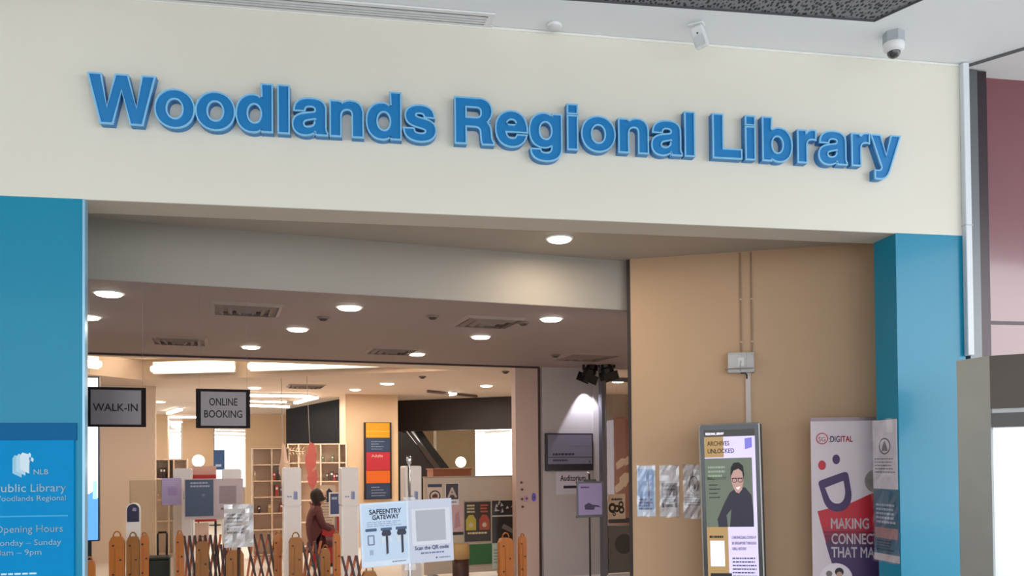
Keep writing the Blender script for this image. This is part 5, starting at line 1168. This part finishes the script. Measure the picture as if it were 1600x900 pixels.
# spotlights
for k, (px, py, yaw, lab) in enumerate(((922, 579, .5, 'left black spotlight under the hall ceiling'), (948, 575, -.5, 'right black spotlight under the hall ceiling'))):
    c = at_y(px, py, 11.15); t = thing('spotlight', lab, 'spotlight', c, IA + yaw * .3, 'black spotlights'); t.scale = (1.3, 1.3, 1.3); r = .085
    hd = lathe('head', [(0, .10), (.05, .10), (.055, .02), (.07, -.0), (.07, -.07), (.06, -.07), (.055, -.02), (0, -.01)], BLACK, t, 8, smooth=False); hd.rotation_euler = (math.radians(10), math.radians(18 * (-1 if k else 1)), 0)
    box('barn_door', -.075, .075, -.085, -.075, -.13, -.04, BLACK, hd); box('barn_door', -.075, .075, .075, .085, -.13, -.04, BLACK, hd)
    for s in (-1, 1): box('yoke', s * .08 - .006, s * .08 + .006, -.015, .015, 0, .13, BLACK, t)
    box('yoke_bridge', -.086, .086, -.015, .015, .12, .135, BLACK, t)
    tube('stem', [(0, 0, .13), (0, 0, (ZC - c.z) / 1.3)], .012, BLACK, t)
    dr = Vector((.06, .1, -1))
    if k == 0:
        d = bpy.data.lights.new('spot_beam', 'SPOT'); d.energy = 40; d.color = (.88, .88, 1); d.spot_size = math.radians(68); d.spot_blend = .06; d.shadow_soft_size = .03
        l = bpy.data.objects.new('spot_beam', d); COL.objects.link(l); WQ = rect(848, 690, 927, 710, 11.0)[0]; l.location = on_plane(917, 596, Vector((WQ.x, WQ.y, 1)) - e2(IA) * .15, e2(IA)); l.rotation_euler = dr.to_track_quat('-Z', 'Y').to_euler()
# mural behind the glazed door
loc, w, h = rect(938, 655, 1000, 830, 15.35)
t = thing('arch_mural', 'dull red arch mural with pale leaves behind the glazed door', 'mural', loc, IA)
patch('arch', [(-w / 2, 0), (w * .5, 0)] + [(w * .5 * math.cos(a_), h - w * .5 + w * .55 * math.sin(a_)) for a_ in [PI * k / 12 for k in range(13)]], mat('mural_red', S(130, 70, 62), .6, var=.08), t, 0, .02)
for k, (fx, fz_, s) in enumerate(((-.1, .55, 1), (-.02, .42, -1), (.1, .58, 1), (-.14, .34, 1))):
    x, z = w * fx, h * fz_; patch('pale_leaf', [(x, z), (x + .12, z + .06 * s), (x + .26, z + .2), (x + .1, z + .22), (x - .02, z + .12)], mat('mural_cream', S(204, 184, 162), .6), t, -.021 - .002 * k, .004)
t, w, h = board('door_poster', 'small cream poster with dark drawing on the glazed door', 'poster', (950, 772, 977, 811), Yon((950, 772, 977, 811), rect(946, 560, 990, 900, 11.15)[0], .09), mat('poster_cream', S(222, 204, 182), .5), t_=.003)
lines('title', mat('drawing_ink', S(50, 42, 42), .5), t, -w * .3, w * .35, h * .74, h * .84, 1, -.0015, .8, .05, 97)
for k, (fx, fz_, r_) in enumerate(((-.25, .45, .06), (.0, .42, .045), (.25, .58, .04), (.28, .36, .045), (-.15, .2, .025))): patch('drawing', circ(w * fx, h * fz_, r_, 10, r_ * 1.2), mat('drawing_ink', None), t, -.0003 * k, holes=[circ(w * fx, h * fz_, r_ * .5, 8)])

# ------------------------------------------------------------------ lettering becomes plain mesh
dg = bpy.context.evaluated_depsgraph_get(); dg.update()
for o, width, bold in TEXTS:
    me = bpy.data.meshes.new_from_object(o.evaluated_get(dg)); n = bpy.data.objects.new('x', me)
    COL.objects.link(n); n.parent = o.parent; n.location = o.location; n.rotation_euler = o.rotation_euler; n.scale = o.scale
    if bold and me.vertices:          # heavier strokes: the same shapes laid down again a hair to each side
        bm = bmesh.new(); bm.from_mesh(me); src = bm.verts[:] + bm.edges[:] + bm.faces[:]
        for dx, dy in ((bold, 0), (-bold, 0), (0, bold), (0, -bold)):
            g = bmesh.ops.duplicate(bm, geom=src)['geom']; bmesh.ops.translate(bm, vec=(dx, dy, 0), verts=[v for v in g if isinstance(v, bmesh.types.BMVert)])
        bm.to_mesh(me); bm.free()
    if width and me.vertices:
        xs = [v.co.x for v in me.vertices]; w0 = max(xs) - min(xs)
        n.scale.x = width / w0
    nm = o.name; bpy.data.objects.remove(o); n.name = nm
